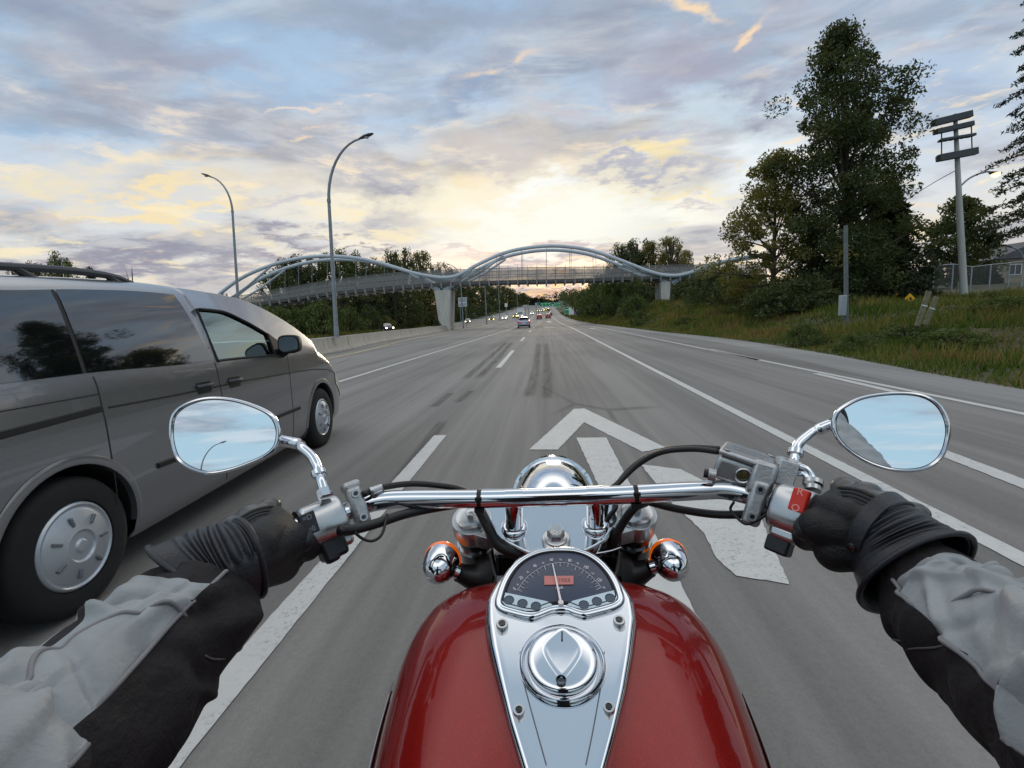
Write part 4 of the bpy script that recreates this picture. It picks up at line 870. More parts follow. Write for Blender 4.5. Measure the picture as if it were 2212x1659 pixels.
for y in np.linspace(2.38, 3.34, 14):
    h_ = vhalf(y) if y < 3.3 else vhalf(3.295); e_ = h_[NL+4:]
    ws.append([Vector((x, y, z-.004)) for x, z in e_]+[Vector((-x, y, z-.004)) for x, z in e_[-2::-1]])
MB().grid(ws).build('windscreen', M_GLASS, van, smooth=180)
def strip(pts, w, off=.006, side=1, th=.012):
    rows = []
    for y, z in pts:
        for_ = [z-w/2, z-w*.3, z+w*.3, z+w/2]; rows.append([Vector((side*(float(xs_(zz))*float(plan(y))+(off if 0 < i < 3 else -.004)), y, zz)) for i, zz in enumerate(for_)])
    return rows
def sp(pts, n=24): ys = np.linspace(pts[0][0], pts[-1][0], n); return [(y, float(np.interp(y, [p[0] for p in pts], [p[1] for p in pts]))) for y in ys]
for side in (1, -1):
    MB().grid(strip(sp([(-1.05, .962), (-.28, .965), (.26, .985)]), .045, .004, side)).build('slide_track', M_TRIM, van)
    MB().grid(strip(sp([(.30, .982), (.83, .966), (1.67, .955), (2.6, .925), (3.1, .902), (3.5, .86), (3.8, .77)]), .017, .0025, side)).build('body_crease', mat('dark_gap', (30, 29, 28), .6), van)
    MB().grid(strip(sp([(-1.0, 1.066), (.26, 1.062)]), .008, .002, side)).build('track_gap', mat('dark_gap', (30, 29, 28), .6), van)
    for a, b_ in ((.58, 1.27), (1.36, 2.62)): MB().grid(strip(sp([(a, .572), (b_, .556)]), .042, .012, side)).build('rub_strip', M_TRIM, van)
    for y in (.262, 1.325, 2.47):
        zz = np.linspace(.24, float(zw0(y))-.01, 20); MB().grid([[Vector((side*(float(xs_(z))*float(plan(y))+.0015), y+dy+(0 if y != 2.47 else .12*(z-.6)**2), z)) for dy in (-.004, .004)] for z in zz]).build('door_gap', mat('dark_gap', (30, 29, 28), .6), van, fixn=False)
    for y, z in ((1.135, .975), (1.52, .965)):
        x = float(xs_(z)); mb = MB(); mb.box((side*(x+.0), y, z), (.012, .16, .085)); k = mb.build('door_handle', M_TRIM, van, bevel=.02)
        mb = MB(); mb.tube([(side*(x+.006), y-.085, z+.012), (side*(x+.03), y-.05, z+.014), (side*(x+.03), y+.05, z+.014), (side*(x+.006), y+.085, z+.012)], .013, 8); mb.build('grip', M_DKGREY, k)
    # roof rail
    zr_l = sp([(-1.0, 1.70), (-.01, 1.715), (.5, 1.738), (.75, 1.738), (.9, 1.722), (.99, 1.695)], 20); mb = MB(); mb.tube([(side*.665, y, z) for y, z in zr_l], .021, 8)
    for y in (-.55, .22, .80): z = float(interp([p[0] for p in zr_l], [p[1] for p in zr_l], y)); mb.tube([(side*.665, y, z), (side*.665, y+.05, z-.03), (side*.66, y+.10, z-.055)], [.02, .022, .03], 8)
    mb.build('roof_rail', M_DKGREY, van)
    # door mirror
    mb = MB(); c_ = Vector((side*1.075, 2.33, 1.215)); rows = []
    for y, w, h in [(-.055, .095, .078), (-.045, .103, .087), (.02, .098, .082), (.06, .07, .055), (.085, .03, .02)]:
        rows.append([c_+Vector((math.copysign(abs(math.cos(a))**.6, math.cos(a))*w, y, math.copysign(abs(math.sin(a))**.6, math.sin(a))*h)) for a in np.linspace(0, 2*math.pi, 20, endpoint=False)])
    mb.grid(rows, close=True); mb.add(rows[0], [tuple(range(20))]); mb.tube([c_+Vector((-side*.05, .03, -.05)), (side*.945, 2.40, 1.13)], [.045, .05], 8)
    k = mb.build('door_mirror', M_TRIM, van)
    g = MB(); g.add([c_+Vector((math.copysign(abs(math.cos(a))**.6, math.cos(a))*.088, -.0575, math.copysign(abs(math.sin(a))**.6, math.sin(a))*.07)) for a in np.linspace(0, 2*math.pi, 20, endpoint=False)], [tuple(range(20))]); g.build('mirror_glass', mat('mirror_glass_dark', (150, 155, 160), .05, 1.0), k)
    for (wy, wz) in WY:
        wheel(van, side*.95, wy, wz, .343, .21, side, .215)
        # arch lip and liner
        ang = np.linspace(-.08, math.pi+.08, 30)
        rows = [[Vector((side*xx, wy+math.cos(a)*rr, wz+math.sin(a)*rr)) for xx, rr in ((.60, .40), (min(.94, .95*float(plan(wy+math.cos(a)*.42))), .40))] for a in ang]; mb = MB(); mb.grid(rows)
        mb.grid([[Vector((side*.60, wy+math.cos(a)*.40, wz+math.sin(a)*.40)), Vector((side*.60, wy+math.cos(a)*.01, wz+math.sin(a)*.01))] for a in ang]); mb.build('wheel_arch', M_WELL, van, smooth=60)
        rows = []
        for a in ang:
            z = wz+math.sin(a)*.405; y = wy+math.cos(a)*.405; x = float(xs_(max(z, .12)))*float(plan(y))
            rows.append([Vector((side*(x+o_), wy+math.cos(a)*r_, wz+math.sin(a)*r_)) for r_, o_ in ((.398, -.03), (.398, .006), (.415, .012), (.445, .002))])
        MB().grid(rows).build('fender_lip', M_PAINTV, van, smooth=60)
    # headlight wrapping the corner, amber marker
    rows = []
    for y in np.linspace(3.74, 4.06, 8):
        t_ = float(zw0(y)); rows.append([Vector((side*(float(xs_(z))*float(plan(y))+.006), y, z)) for z in np.linspace(t_-.16, t_-.01, 5)])
    MB().grid(rows).build('headlight', mat('headlight_glass', (210, 206, 196), .12, .3, spec=.8), van)
    rows = [[Vector((side*(float(xs_(z))*float(plan(y))+.009), y, z)) for z in (.58, .64)] for y in np.linspace(3.93, 4.05, 5)]; MB().grid(rows).build('side_marker', mat('amber_lens', (240, 110, 20), .25, emit=(255, 110, 10), es=.25), van)
# black floor panel and cabin
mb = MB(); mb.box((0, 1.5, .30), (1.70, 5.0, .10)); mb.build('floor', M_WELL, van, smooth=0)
for sx in (-.42, .42):
    mb = MB(); mb.box((sx, 1.55, .78), (.5, .5, .22)); mb.box((sx, 1.28, 1.06), (.48, .16, .62), Matrix.Rotation(.2, 3, 'X')); mb.box((sx, 1.22, 1.45), (.26, .1, .17)); mb.build('seat', mat('seat_cloth', (74, 70, 66), .9), van, bevel=.05)
mb = MB(); mb.box((0, 2.62, .93), (1.72, .5, .24)); mb.build('dashboard', mat('dash', (46, 46, 48), .6), van, bevel=.06)
mb = MB(); cst = Vector((-.42, 2.2, 1.0)); mb.tube([cst+Vector((math.cos(a)*.19, -math.sin(a)*.06, math.sin(a)*.18)) for a in np.linspace(0, 2*math.pi, 25)], .014, 8); mb.build('steering_wheel', M_TRIM, van)
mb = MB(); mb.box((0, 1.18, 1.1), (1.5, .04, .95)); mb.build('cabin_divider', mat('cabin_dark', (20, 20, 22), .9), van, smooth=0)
va, vb = np.array([-2.339, 2.145]), np.array([-2.578, 5.375]); vd = (vb-va)/np.linalg.norm(vb-va)
van.location = (va[0]-vd[1]*.95, va[1]+vd[0]*.95, 0); van.rotation_euler = (0, 0, math.atan2(-vd[0], vd[1]))
# ---------------- other traffic
M_TAIL = mat('tail_lamp', (150, 10, 8), .25, emit=(255, 30, 14), es=.5); M_HEAD = mat('head_lamp', (255, 246, 220), .2, emit=(255, 244, 205), es=8.0); M_HEADY = mat('head_lamp_yellow', (255, 236, 150), .2, emit=(255, 232, 110), es=8.0)
M_PLATE = mat('plate', (214, 216, 220), .5)
def sedan(label, X, Y, rz, paint, L=4.6, H=1.45, Wd=1.8, head=None, kind='sedan', name='car', dx=0):
    root = empty(name, label, 'car', (0, 0, 0), 0, 'other vehicles on the highway'); hl = L/2; s = H/1.45
    xz = lambda z: interp([.15, .3, .55, .8, .95, 1.2, 1.45], np.array([.80, .87, .90, .885, .84, .70, .58])*Wd/1.8, z/s)
    pl_ = lambda y: interp([-hl, -hl*.9, -hl*.6, hl*.6, hl*.88, hl], [.82, .95, 1, 1, .92, .74], y)
    if kind == 'sedan': zt = lambda y: interp([-hl, -hl+.12, -hl*.68, -hl*.34, -hl*.05, hl*.12, hl*.48, hl*.88, hl], np.array([.80, .98, 1.04, 1.40, 1.45, 1.42, 1.0, .84, .62])*s, y)
    else: zt = lambda y: interp([-hl, -hl+.1, -hl*.85, -hl*.55, 0, hl*.2, hl*.52, hl*.9, hl], np.array([.85, 1.1, 1.36, 1.45, 1.46, 1.42, 1.02, .9, .66])*s, y)
    zb_ = lambda y: np.minimum(zt(y)-.02, interp([-hl, hl*.5, hl], np.array([.98, .92, .80])*s, y))
    def hf(y):
        a, t_ = .2*s, float(zt(y)); b_ = float(zb_(y)); pl = float(pl_(y)); zz = [a, .3*s, .45*s, .6*s, .75*s, b_]; zz = [min(z, b_) for z in zz]
        pts = [(.4, a-.02)]+[(float(xz(z))*pl, z) for z in zz]; w = float(xz(t_ if t_ > b_+.05 else b_))*pl; pts += [(float(xz((b_+t_)/2))*pl, (b_+t_)/2), (w*.97, t_-.01), (w*.8, t_+.02), (0, t_+.05)]; return pts
    ys = np.linspace(-hl, hl, 40); wy = L*.295; WR = .33*s
    car_body(ys, hf, None, [(-wy, WR), (wy, WR)], WR*1.17).build('body', paint, root, smooth=50)
    for sd_ in (1, -1):
        rows = []
        for y in np.linspace(-hl*(.42 if kind == 'sedan' else .66), hl*.30, 14):
            a, t_ = float(zb_(y))+.03, float(zt(y))-.06; t_ = max(t_, a+.01); rows.append([Vector((sd_*(float(xz(z))*float(pl_(y))+.008), y, z)) for z in np.linspace(a, t_, 4)])
        MB().grid(rows).build('window', M_GLASSD, root, smooth=180)
        for y in (-wy, wy): wheel(root, sd_*Wd*.485, y, WR, WR, .2, sd_, WR*.62, False)
        w = Wd/2
        mb = MB(); mb.box((sd_*w*.70, -hl+.03, .80*s), (.36*w, .10, .15)); mb.build('tail_light', M_TAIL, root, bevel=.02)
        mb = MB(); mb.lathe((sd_*w*.66, hl-.06, .66*s), (0, 1, 0), [(0, .13), (.08, .12), (.1, .001)], 12); mb.build('headlight', head or mat('headlight_glass', (210, 206, 196), .12, .3, spec=.8), root)
    def screen(y0, y1, nm):
        rows = []
        for y in np.linspace(y0, y1, 6): t_ = float(zt(y)); w = float(xz(t_))*float(pl_(y))*.9; rows.append([Vector((w*u, y, t_+.05*(1-u*u)+.012)) for u in np.linspace(-1, 1, 7)])
        MB().grid(rows).build(nm, M_GLASSD, root, smooth=180)
    if kind == 'sedan': screen(-hl*.64, -hl*.34, 'rear_window')
    else: screen(-hl*.94, -hl*.66, 'rear_window')
    screen(hl*.14, hl*.46, 'windscreen')
    mb = MB(); mb.box((0, -hl-.005, .62*s), (.42, .03, .13)); mb.build('number_plate', M_PLATE, root, smooth=0)
    mb = MB(); mb.box((0, -hl+.02, .32*s), (Wd*.86, .12, .18)); mb.build('bumper', M_TRIM, root, bevel=.03)
    for sd_ in (1, -1): mb = MB(); mb.box((sd_*Wd*.53, hl*.32, .98*s), (.18, .08, .13)); mb.build('door_mirror', paint, root, bevel=.02)
    root.location = (X, Y, float(zr(Y))+.012); root.rotation_euler = (math.atan(2*.0001*max(Y-70, 0))*(1 if abs(rz) < 1.6 else -1), 0, rz); return root
P_GREY = mat('car_grey', (150, 158, 172), .3, .5, coat=1.0); P_DK = mat('car_dark', (44, 46, 54), .28, .4, coat=1.0); P_RED = mat('car_red', (150, 26, 24), .3, .2, coat=1.0); P_WH = mat('car_white', (206, 206, 206), .35, 0, coat=.6); P_BLK = mat('car_black', (22, 23, 26), .3, .2, coat=1.0)
def carat(x, Y, **k):
    p_ = U(x, 690, Y=Y); return p_.x
sedan('silver grey sedan driving ahead in the left lane under the bridge', carat(1131, 70), 70, .06, P_GREY)
sedan('small red car ahead, the left one of the red pair', carat(1165, 158), 158, .02, P_RED, 4.3, 1.5, kind='hatch')
sedan('small red car ahead, the right one of the red pair', carat(1184, 165), 165, .0, P_RED, 4.3, 1.5, kind='hatch')
sedan('dark car just beyond the right-hand red car', carat(1188.5, 205), 205, 0, P_DK, 4.5, 1.5, kind='hatch')
sedan('tiny dark car farthest ahead on the road', carat(1185, 290), 290, 0, P_DK, 4.5, 1.5, kind='hatch')
sedan('dark oncoming sedan seen through the left bridge span with one headlight showing', carat(834, 86), 86, math.pi+.55, P_DK, head=M_HEAD)
sedan('dark oncoming car with two white headlights, right of the median pier', carat(1010.5, 138), 138, math.pi+.12, P_BLK, head=M_HEAD)
sedan('oncoming car with yellow headlights in the middle of the far lanes', carat(1062.5, 150), 150, math.pi+.06, P_DK, 4.8, 1.75, 1.9, head=M_HEADY, kind='hatch')
sedan('white oncoming car right of the one with yellow headlights', carat(1090.5, 172), 172, math.pi, P_WH, head=M_HEAD)
sedan('oncoming car with glaring yellow lamps beside the white truck', carat(1113, 198), 198, math.pi, P_DK, 4.6, 1.6, head=M_HEADY, kind='hatch')
sedan('pale far oncoming car between the truck and the distant glare', carat(1150, 236), 236, math.pi, P_WH, head=M_HEAD)
for nm_, x, Y in (('leftmost', 1163.5, 282), ('middle', 1173, 288), ('rightmost', 1179.5, 300)):
    sedan('%s of the three far oncoming cars showing only yellow glare' % nm_, carat(x, Y), Y, math.pi, P_DK, head=M_HEADY)
def truck(X, Y):
    root = empty('box_truck', 'white box truck coming along the far lanes among the headlights', 'truck', (0, 0, 0))
    mb = MB(); mb.box((0, -1.6, 2.2), (2.4, 5.2, 2.9)); mb.build('cargo_box', P_WH, root, bevel=.05)
    mb = MB(); mb.add([(sx*1.05, y, z) for sx in (-1, 1) for y, z in ((1.1, .6), (3.0, .6), (3.0, 1.4), (2.4, 2.3), (1.1, 2.35))], [(0, 1, 2, 3, 4), (9, 8, 7, 6, 5), (0, 1, 6, 5), (1, 2, 7, 6), (2, 3, 8, 7), (3, 4, 9, 8), (4, 0, 5, 9)]); mb.build('cab', P_WH, root, bevel=.06)
    mb = MB(); mb.add([(-.9, 2.96, 1.5), (.9, 2.96, 1.5), (.85, 2.44, 2.26), (-.85, 2.44, 2.26)], [(0, 1, 2, 3)]); mb.build('windscreen', M_GLASSD, root, smooth=0)
    for sd_ in (1, -1):
        for y in (-2.6, 2.2): wheel(root, sd_*1.08, y, .45, .45, .28, sd_, .26, False)
        mb = MB(); mb.lathe((sd_*.8, 2.98, .95), (0, 1, 0), [(0, .15), (.06, .14), (.08, .001)], 12); mb.build('headlight', M_HEAD, root)
    root.location = (X, Y, float(zr(Y))); root.rotation_euler = (0, 0, math.pi)
truck(carat(1125, 186), 186)
# ------------------------------------------------------------------ the motorcycle
M_CHROME = mat('chrome', (214, 217, 222), .045, 1.0, rvar=.02, vscale=3)
M_CHR2 = mat('satin_chrome', (206, 210, 215), .14, 1.0, rvar=.05, vscale=12)
M_ALU = mat('brushed_aluminium', (188, 189, 190), .30, .95, var=.05, vscale=30, rvar=.06)
M_CAST = mat('cast_aluminium', (172, 173, 174), .40, .85, var=.08, vscale=26, bump=.12, bscale=220)
M_RED = bpy.data.materials.new('tank_red'); M_RED.use_nodes = True; q = NT(M_RED.node_tree); b = q.n['Principled BSDF']
b.inputs['Base Color'].default_value = (.24, .006, .004, 1); b.inputs['Metallic'].default_value = .3; b.inputs['Roughness'].default_value = .34; b.inputs['Coat Weight'].default_value = 1.0; b.inputs['Coat IOR'].default_value = 1.36; b.inputs['Specular IOR Level'].default_value = .12; b.inputs['Coat Roughness'].default_value = .02
fl_n = q.noise(q.add('ShaderNodeTexCoord').outputs['Object'], 900, 2, .5); q.l.new(q.mix(q.mr(fl_n, .45, .7), (.21, .004, .003, 1), (.30, .010, .006, 1)), b.inputs['Base Color'])
M_BLKP = mat('black_paint', (16, 16, 18), .28, 0, coat=.6); M_HOSE = mat('hose_rubber', (20, 20, 21), .42, var=.1); M_RUB = mat('grip_rubber', (16, 16, 17), .7)
M_DIAL = mat('dial_face', (60, 68, 86), .35, 0); M_DIALS = mat('dial_silver', (176, 192, 202), .32, .6); M_LED = mat('lamp_off', (64, 76, 92), .3); M_NUM = mat('dial_print', (206, 200, 208), .6); M_NUMD = mat('dial_print_dim', (112, 118, 130), .6)
M_LCD = mat('lcd_window', (176, 112, 106), .4, emit=(190, 90, 80), es=.10); M_AMB = mat('amber_signal', (255, 116, 10), .15, emit=(255, 110, 8), es=.35, coat=1.0)
M_SWB = mat('switch_black', (26, 28, 33), .38); M_SWR = mat('switch_red', (205, 48, 32), .38)
M_MIRROR = mat('mirror_glass', (238, 242, 246), .0, 1.0); M_DKCHR = mat('dark_chrome', (86, 88, 92), .12, 1.0)
bike = empty('motorcycle', 'red cruiser motorcycle with chrome handlebar and console seen from the rider seat', 'motorcycle', (0, 0, 0))
BX = .006
PN = unit((0, -.3, 1)); 
def PL(x, y, h=0.0): return Up(x, y, .883, .3)+PN*h
def cr(xc, yc, h=0.0): return PL(777.7+.3907*xc, 1157.9+.3907*yc, h)            # console crop
def gz_(xg, yg, h=0.0): return PL(1054.2+.14845*xg, 1157.9+.14845*yg, h)        # gauge crop
def resample(pts, n, closed=True):
    P_ = [Vector(p) for p in pts]+([Vector(pts[0])] if closed else []); L = [0]
    for a, b_ in zip(P_, P_[1:]): L.append(L[-1]+(b_-a).length)
    out = []
    for s_ in np.linspace(0, L[-1], n, endpoint=not closed):
        i = min(max(int(np.searchsorted(L, s_, 'right'))-1, 0), len(P_)-2); out.append(P_[i].lerp(P_[i+1], (s_-L[i])/max(1e-9, L[i+1]-L[i])))
    return out
def closed_smooth(pts, n=5):
    k = len(pts); e = [pts[-1]]+list(pts)+[pts[0], pts[1]]; s_ = smooth_path(e, n); return s_[n:n*(k+1)]
def shrink(loop, d, nrm):
    n = len(loop); out = []
    for i in range(n):
        t_ = unit(loop[(i+1) % n]-loop[i-1]); out.append(loop[i]+t_.cross(nrm)*d)
    c0 = sum(loop, Vector())/n; c1 = sum((o-c0).length for o in out); c2 = sum((o-c0).length for o in loop)
    if (c1 > c2) == (d > 0):
        out = [loop[i]-(out[i]-loop[i]) for i in range(n)]
    return out
def loops(mb, ls, fill=True, mi=0):
    mb.grid(ls, mi, close=True); 
    if fill: mb.add(ls[-1], [tuple(range(len(ls[-1])))], mi)
    return mb
# --- tank
TY = [.12, .20, .30, .40, .48, .55, .60, .64, .67, .69, .70]; TW = [.120, .150, .176, .193, .201, .204, .197, .180, .145, .092, .03]; TZ = [.90, .935, .962, .982, .996, 1.006, 1.008, .998, .972, .935, .91]; TB = [.80, .79, .78, .78, .785, .79, .80, .81, .83, .86, .88]
def tank_ring(y, n=40, grow=0.0):
    w, zt_, zb_ = float(interp(TY, TW, y))+grow, float(interp(TY, TZ, y))+grow, float(interp(TY, TB, y)); zc = zb_+(zt_-zb_)*.52; r = []
    for k in range(n):
        a = 2*math.pi*k/n; ca, sa = math.cos(a), math.sin(a); ex = .54 if sa > 0 else .5
        x = math.copysign(abs(ca)**ex, ca)*w; z = zc+math.copysign(abs(sa)**(.82 if sa > 0 else .8), sa)*((zt_-zc) if sa > 0 else (zc-zb_)); r.append(Vector((BX+x, y, z)))
    return r
mb = MB(); ty = np.concatenate([np.linspace(.12, .60, 22), np.linspace(.615, .705, 14)]); rings = [tank_ring(float(y)) for y in ty]; mb.grid(rings, close=True); mb.add(rings[0], [tuple(range(40))]); mb.add(rings[-1], [tuple(range(40))])
tank = mb.build('fuel_tank', M_RED, bike, smooth=70)
for s_ in (-1, 1):                                                # chrome side trims
    mb = MB(); rows = []
    for y in np.linspace(.30, .54, 14):
        rr = tank_ring(float(y), 80, .003); side_pts = sorted([p for p in rr if (p.x-BX)*s_ > 0], key=lambda p: p.z); zc = float(interp(TY, TB, y))*.42+float(interp(TY, TZ, y))*.58; hw = .017*math.sin(math.pi*(y-.28)/.28)**.5
        row = []
        for dz in np.linspace(-1, 1, 5):
            z = zc+dz*hw; xx = float(np.interp(z, [p.z for p in side_pts], [p.x for p in side_pts])); row.append(Vector((xx+s_*.0055*(1-dz*dz), y, z)))
        rows.append(row)
    mb.grid(rows).build('tank_trim', M_CHROME, bike, smooth=180)
# --- console
outer = [(960, 1600), (880, 1283), (800, 1000), (740, 760), (700, 590), (683, 460), (690, 350), (735, 255), (850, 135), (970, 75), (1090, 54), (1210, 68), (1330, 125), (1450, 235), (1522, 345), (1536, 450), (1515, 640), (1480, 850), (1430, 1050), (1370, 1283), (1290, 1600)]
inner = [(1015, 1600), (940, 1283), (850, 1000), (796, 770), (762, 600), (738, 460), (728, 350), (772, 262), (880, 150), (985, 92), (1090, 70), (1195, 84), (1310, 145), (1418, 245), (1478, 340), (1490, 445), (1468, 640), (1432, 850), (1388, 1050), (1325, 1283), (1245, 1600)]
NO = 90
Lo = resample([cr(*p) for p in outer], NO); Li = resample([cr(*p) for p in inner], NO)
mid = [a.lerp(b_, .45) for a, b_ in zip(Lo, Li)]
mb = MB(); loops(mb, [[p-PN*.040 for p in Lo], [p-PN*.016 for p in Lo], [p-PN*.006 for p in [a.lerp(b_, .2) for a, b_ in zip(Lo, Li)]], [p-PN*.0005 for p in [a.lerp(b_, .6) for a, b_ in zip(Lo, Li)]], Li, [p-PN*.0006 for p in shrink(Li, .004, PN)]])
con = mb.build('console', M_CHROME, bike, smooth=55)
for s0 in ([(885, 640), (895, 760), (930, 900), (985, 1100), (1030, 1262)], [(1350, 640), (1340, 770), (1315, 920), (1280, 1110), (1248, 1262)]):
    mb = MB(); mb.tube(smooth_path([cr(*p, .0002) for p in s0], 5), [.0002]+[.0011]*16+[.0009, .0006, .0004, .0002] if False else .0005, 8, flat=(1, .8)); mb.build('crease', M_DKCHR, con)
# gauge
dial = [(1050, 218), (860, 230), (690, 270), (540, 340), (410, 440), (300, 580), (220, 740), (170, 900), (157, 975), (175, 1040), (250, 1085), (400, 1128), (560, 1166), (680, 1168), (800, 1122), (920, 1078), (1060, 1066), (1180, 1078), (1290, 1122), (1410, 1145), (1560, 1112), (1750, 1062), (1870, 1012), (1925, 950), (1915, 860), (1860, 710), (1780, 570), (1660, 430), (1530, 330), (1390, 262), (1230, 225)]
Dl = closed_smooth([gz_(*p) for p in dial], 3)
mb = MB(); loops(mb, [[p+PN*.0015 for p in Dl], [p+PN*.0040 for p in Dl], [p+PN*.0042 for p in shrink(Dl, .0005, PN)]]); gauge = mb.build('gauge', M_DIAL, bike, smooth=40)
mb = MB(); mb.tube(Dl+[Dl[0]], .0052, 12, cap=False, flat=(1, 1)); mb.build('bezel', M_CHROME, gauge, smooth=180)
mb = MB(); ip = shrink(Dl, .0055, PN); mb.tube([p+PN*.0045 for p in ip+[ip[0]]], .0016, 8, cap=False); mb.build('gasket', M_BLACK, gauge, smooth=180)
FACE = .0046
pl_l = [(237, 868), (560, 935), (860, 1000), (905, 1022), (945, 1060), (800, 1100), (680, 1142), (560, 1142), (400, 1108), (262, 1068), (212, 1010)]
pl_r = [(1848, 835), (1520, 918), (1235, 992), (1185, 1020), (1145, 1060), (1290, 1100), (1410, 1122), (1560, 1090), (1740, 1042), (1845, 1005), (1882, 945)]
for pl in (pl_l, pl_r): mb = MB(); mb.prism([gz_(*p, FACE+.0012) for p in pl], PN, .0011); mb.build('indicator_panel', M_DIALS, gauge, smooth=0, bevel=.0004)
for x, y in [(310, 985), (505, 1035), (700, 1075), (1395, 1055), (1585, 1005), (1775, 955)]:
    mb = MB(); r_ = (gz_(x+76, y)-gz_(x, y)).length; mb.lathe(gz_(x, y, FACE+.0011), PN, [(0, r_), (.0006, r_), (.0009, r_*.9), (.0004, r_*.86), (.0004, .0001)], 24); mb.build('indicator_lamp', M_LED, gauge, smooth=40)
TXT = {}
def text_geo(s_):
    if s_ not in TXT:
        c_ = bpy.data.curves.new('t', 'FONT'); c_.body = s_; c_.align_x = 'CENTER'; c_.align_y = 'CENTER'; c_.size = 1.0; c_.offset = .012; c_.resolution_u = 3
        o = bpy.data.objects.new('t', c_); COL.objects.link(o); me = bpy.data.meshes.new_from_object(o.evaluated_get(bpy.context.evaluated_depsgraph_get()))
        TXT[s_] = ([v.co.copy() for v in me.vertices], [tuple(p.vertices) for p in me.polygons]); bpy.data.objects.remove(o); bpy.data.meshes.remove(me); bpy.data.curves.remove(c_)
    return TXT[s_]
def put_text(mb, s_, o, ex, ey, size, wx=1.0):
    vs, fs = text_geo(s_); mb.add([o+ex*(v.x*size*wx)+ey*(v.y*size) for v in vs], fs)
gm = (gz_(1100, 700)-gz_(1000, 700)).length/100                       # metres per gauge-crop unit
EX = unit(gz_(1100, 700)-gz_(1000, 700)); EY = PN.cross(EX)
nums = [('0', 390, 815), ('10', 435, 755), ('20', 485, 655), ('30', 580, 570), ('40', 685, 480), ('50', 805, 437), ('60', 925, 390), ('70', 1055, 390), ('80', 1190, 400), ('90', 1305, 445), ('100', 1425, 500), ('110', 1520, 590), ('120', 1615, 685), ('130', 1680, 795)]
mb = MB(); gc = gz_(1060, 1000)
for s_, x, y in nums:
    o_ = gz_(x, y, FACE+.0004); up = unit((o_-gc)-PN*(o_-gc).dot(PN)); up = unit(up+EY*.8); rt = up.cross(PN)
    put_text(mb, s_, o_, rt, up, (86 if int(s_) % 20 == 0 else 52)*gm, .62)
put_text(mb, 'mph', gz_(1040, 795, FACE+.0004), EX, EY, 78*gm, .8)
arc = smooth_path([gz_(*p, FACE+.0004) for p in [(430, 830), (470, 775), (530, 690), (615, 605), (710, 540), (820, 480), (935, 445), (1050, 430), (1170, 440), (1285, 485), (1390, 540), (1480, 610), (1560, 690), (1620, 755), (1640, 800)]], 4)
mb.tube(arc, .0003, 4)
for i, p_ in enumerate(arc[::2]):
    d_ = unit(gc-p_); L_ = (72 if i % 2 == 0 else 40)*gm; mb.tube([p_, p_+d_*L_], .00038 if i % 2 == 0 else .00026, 4)
mb.build('numerals', M_NUM, gauge, smooth=0, fixn=False)
mb = MB()
for s_, x, y in [('20', 575, 800), ('40', 655, 700), ('60', 745, 620), ('80', 860, 565), ('100', 985, 530), ('120', 1100, 535), ('140', 1215, 555), ('160', 1330, 620), ('180', 1425, 695), ('200', 1500, 790)]: put_text(mb, s_, gz_(x, y, FACE+.0004), EX, EY, 34*gm, .7)
put_text(mb, 'km/h', gz_(1055, 850, FACE+.0004), EX, EY, 34*gm, .8); mb.build('numerals', M_NUMD, gauge, smooth=0, fixn=False)
mb = MB(); mb.prism([gz_(*p, FACE+.0009) for p in [(820, 630), (1245, 628), (1245, 752), (822, 758)]], PN, .0008); lcd = mb.build('display', M_LCD, gauge, smooth=0)
mb = MB(); put_text(mb, '1023', gz_(1110, 694, FACE+.0013), EX, EY, 90*gm, 1.0); mb.build('digits', mat('lcd_digit', (120, 84, 84), .5), gauge, smooth=0, fixn=False)
mb = MB(); mb.prism([gz_(*p, FACE+.004) for p in [(1045, 1042), (1080, 1040), (950, 478), (938, 480)]], PN, .0008); mb.lathe(gz_(1062, 1040, FACE), PN, [(0, .003), (.004, .003), (.0045, .0001)], 16); mb.build('needle', mat('needle_white', (226, 214, 218), .4), gauge, smooth=0)
# bolts and filler cap
def bolt(mb, c_, ax, r_, h=.005, hexr=.5, mi2=1):
    mb.lathe(c_, ax, [(-.002, r_*1.0), (h*.7, r_), (h, r_*.92), (h, r_*.62), (h*.55, r_*.58), (h*.55, .0001)], 24)
    mb.lathe(c_+unit(ax)*h*.35, ax, [(0, r_*hexr), (h*.68, r_*hexr)], 6, mi2)
for x, y in [(787, 500), (1432, 480), (880, 978), (1375, 962)]:
    mb = MB(); r_ = (cr(x+34, y)-cr(x, y)).length; bolt(mb, cr(x, y, .0005), PN, r_, .0045); mb.build('bolt', [M_ALU, M_BLKP], con, smooth=40)
cc = cr(1118, 700); r1 = (cr(1118+192, 700)-cr(1118-192, 700)).length/2
mb = MB(); mb.lathe(cc, PN, [(0, r1*1.26), (.003, r1*1.24), (.0045, r1*1.19), (.003, r1*1.13), (-.003, r1*1.08), (-.004, r1*1.0)], 64, cap=False); mb.build('filler_ring', M_CHROME, con, smooth=60)
mb = MB(); mb.lathe(cc, PN, [(-.004, r1*1.03), (.004, r1*1.03), (.007, r1*1.0), (.0088, r1*.94), (.0098, r1*.8), (.0105, r1*.5), (.0107, .0001)], 64, cap=False); capo = mb.build('fuel_cap', M_CHROME, bike, smooth=60)
mb = MB(); sh = closed_smooth([cr(*p, .0113) for p in [(1118, 548), (1060, 585), (1012, 640), (1018, 700), (1070, 785), (1118, 826), (1168, 786), (1226, 692), (1218, 632), (1170, 578)]], 4)
loops(mb, [[p-PN*.002 for p in sh], [p-PN*.0002 for p in sh], [p+PN*.0005 for p in shrink(sh, .0022, PN)], [p+PN*.0002 for p in shrink(sh, .0044, PN)]]); mb.build('lock_cover', M_CHROME, capo, smooth=50)
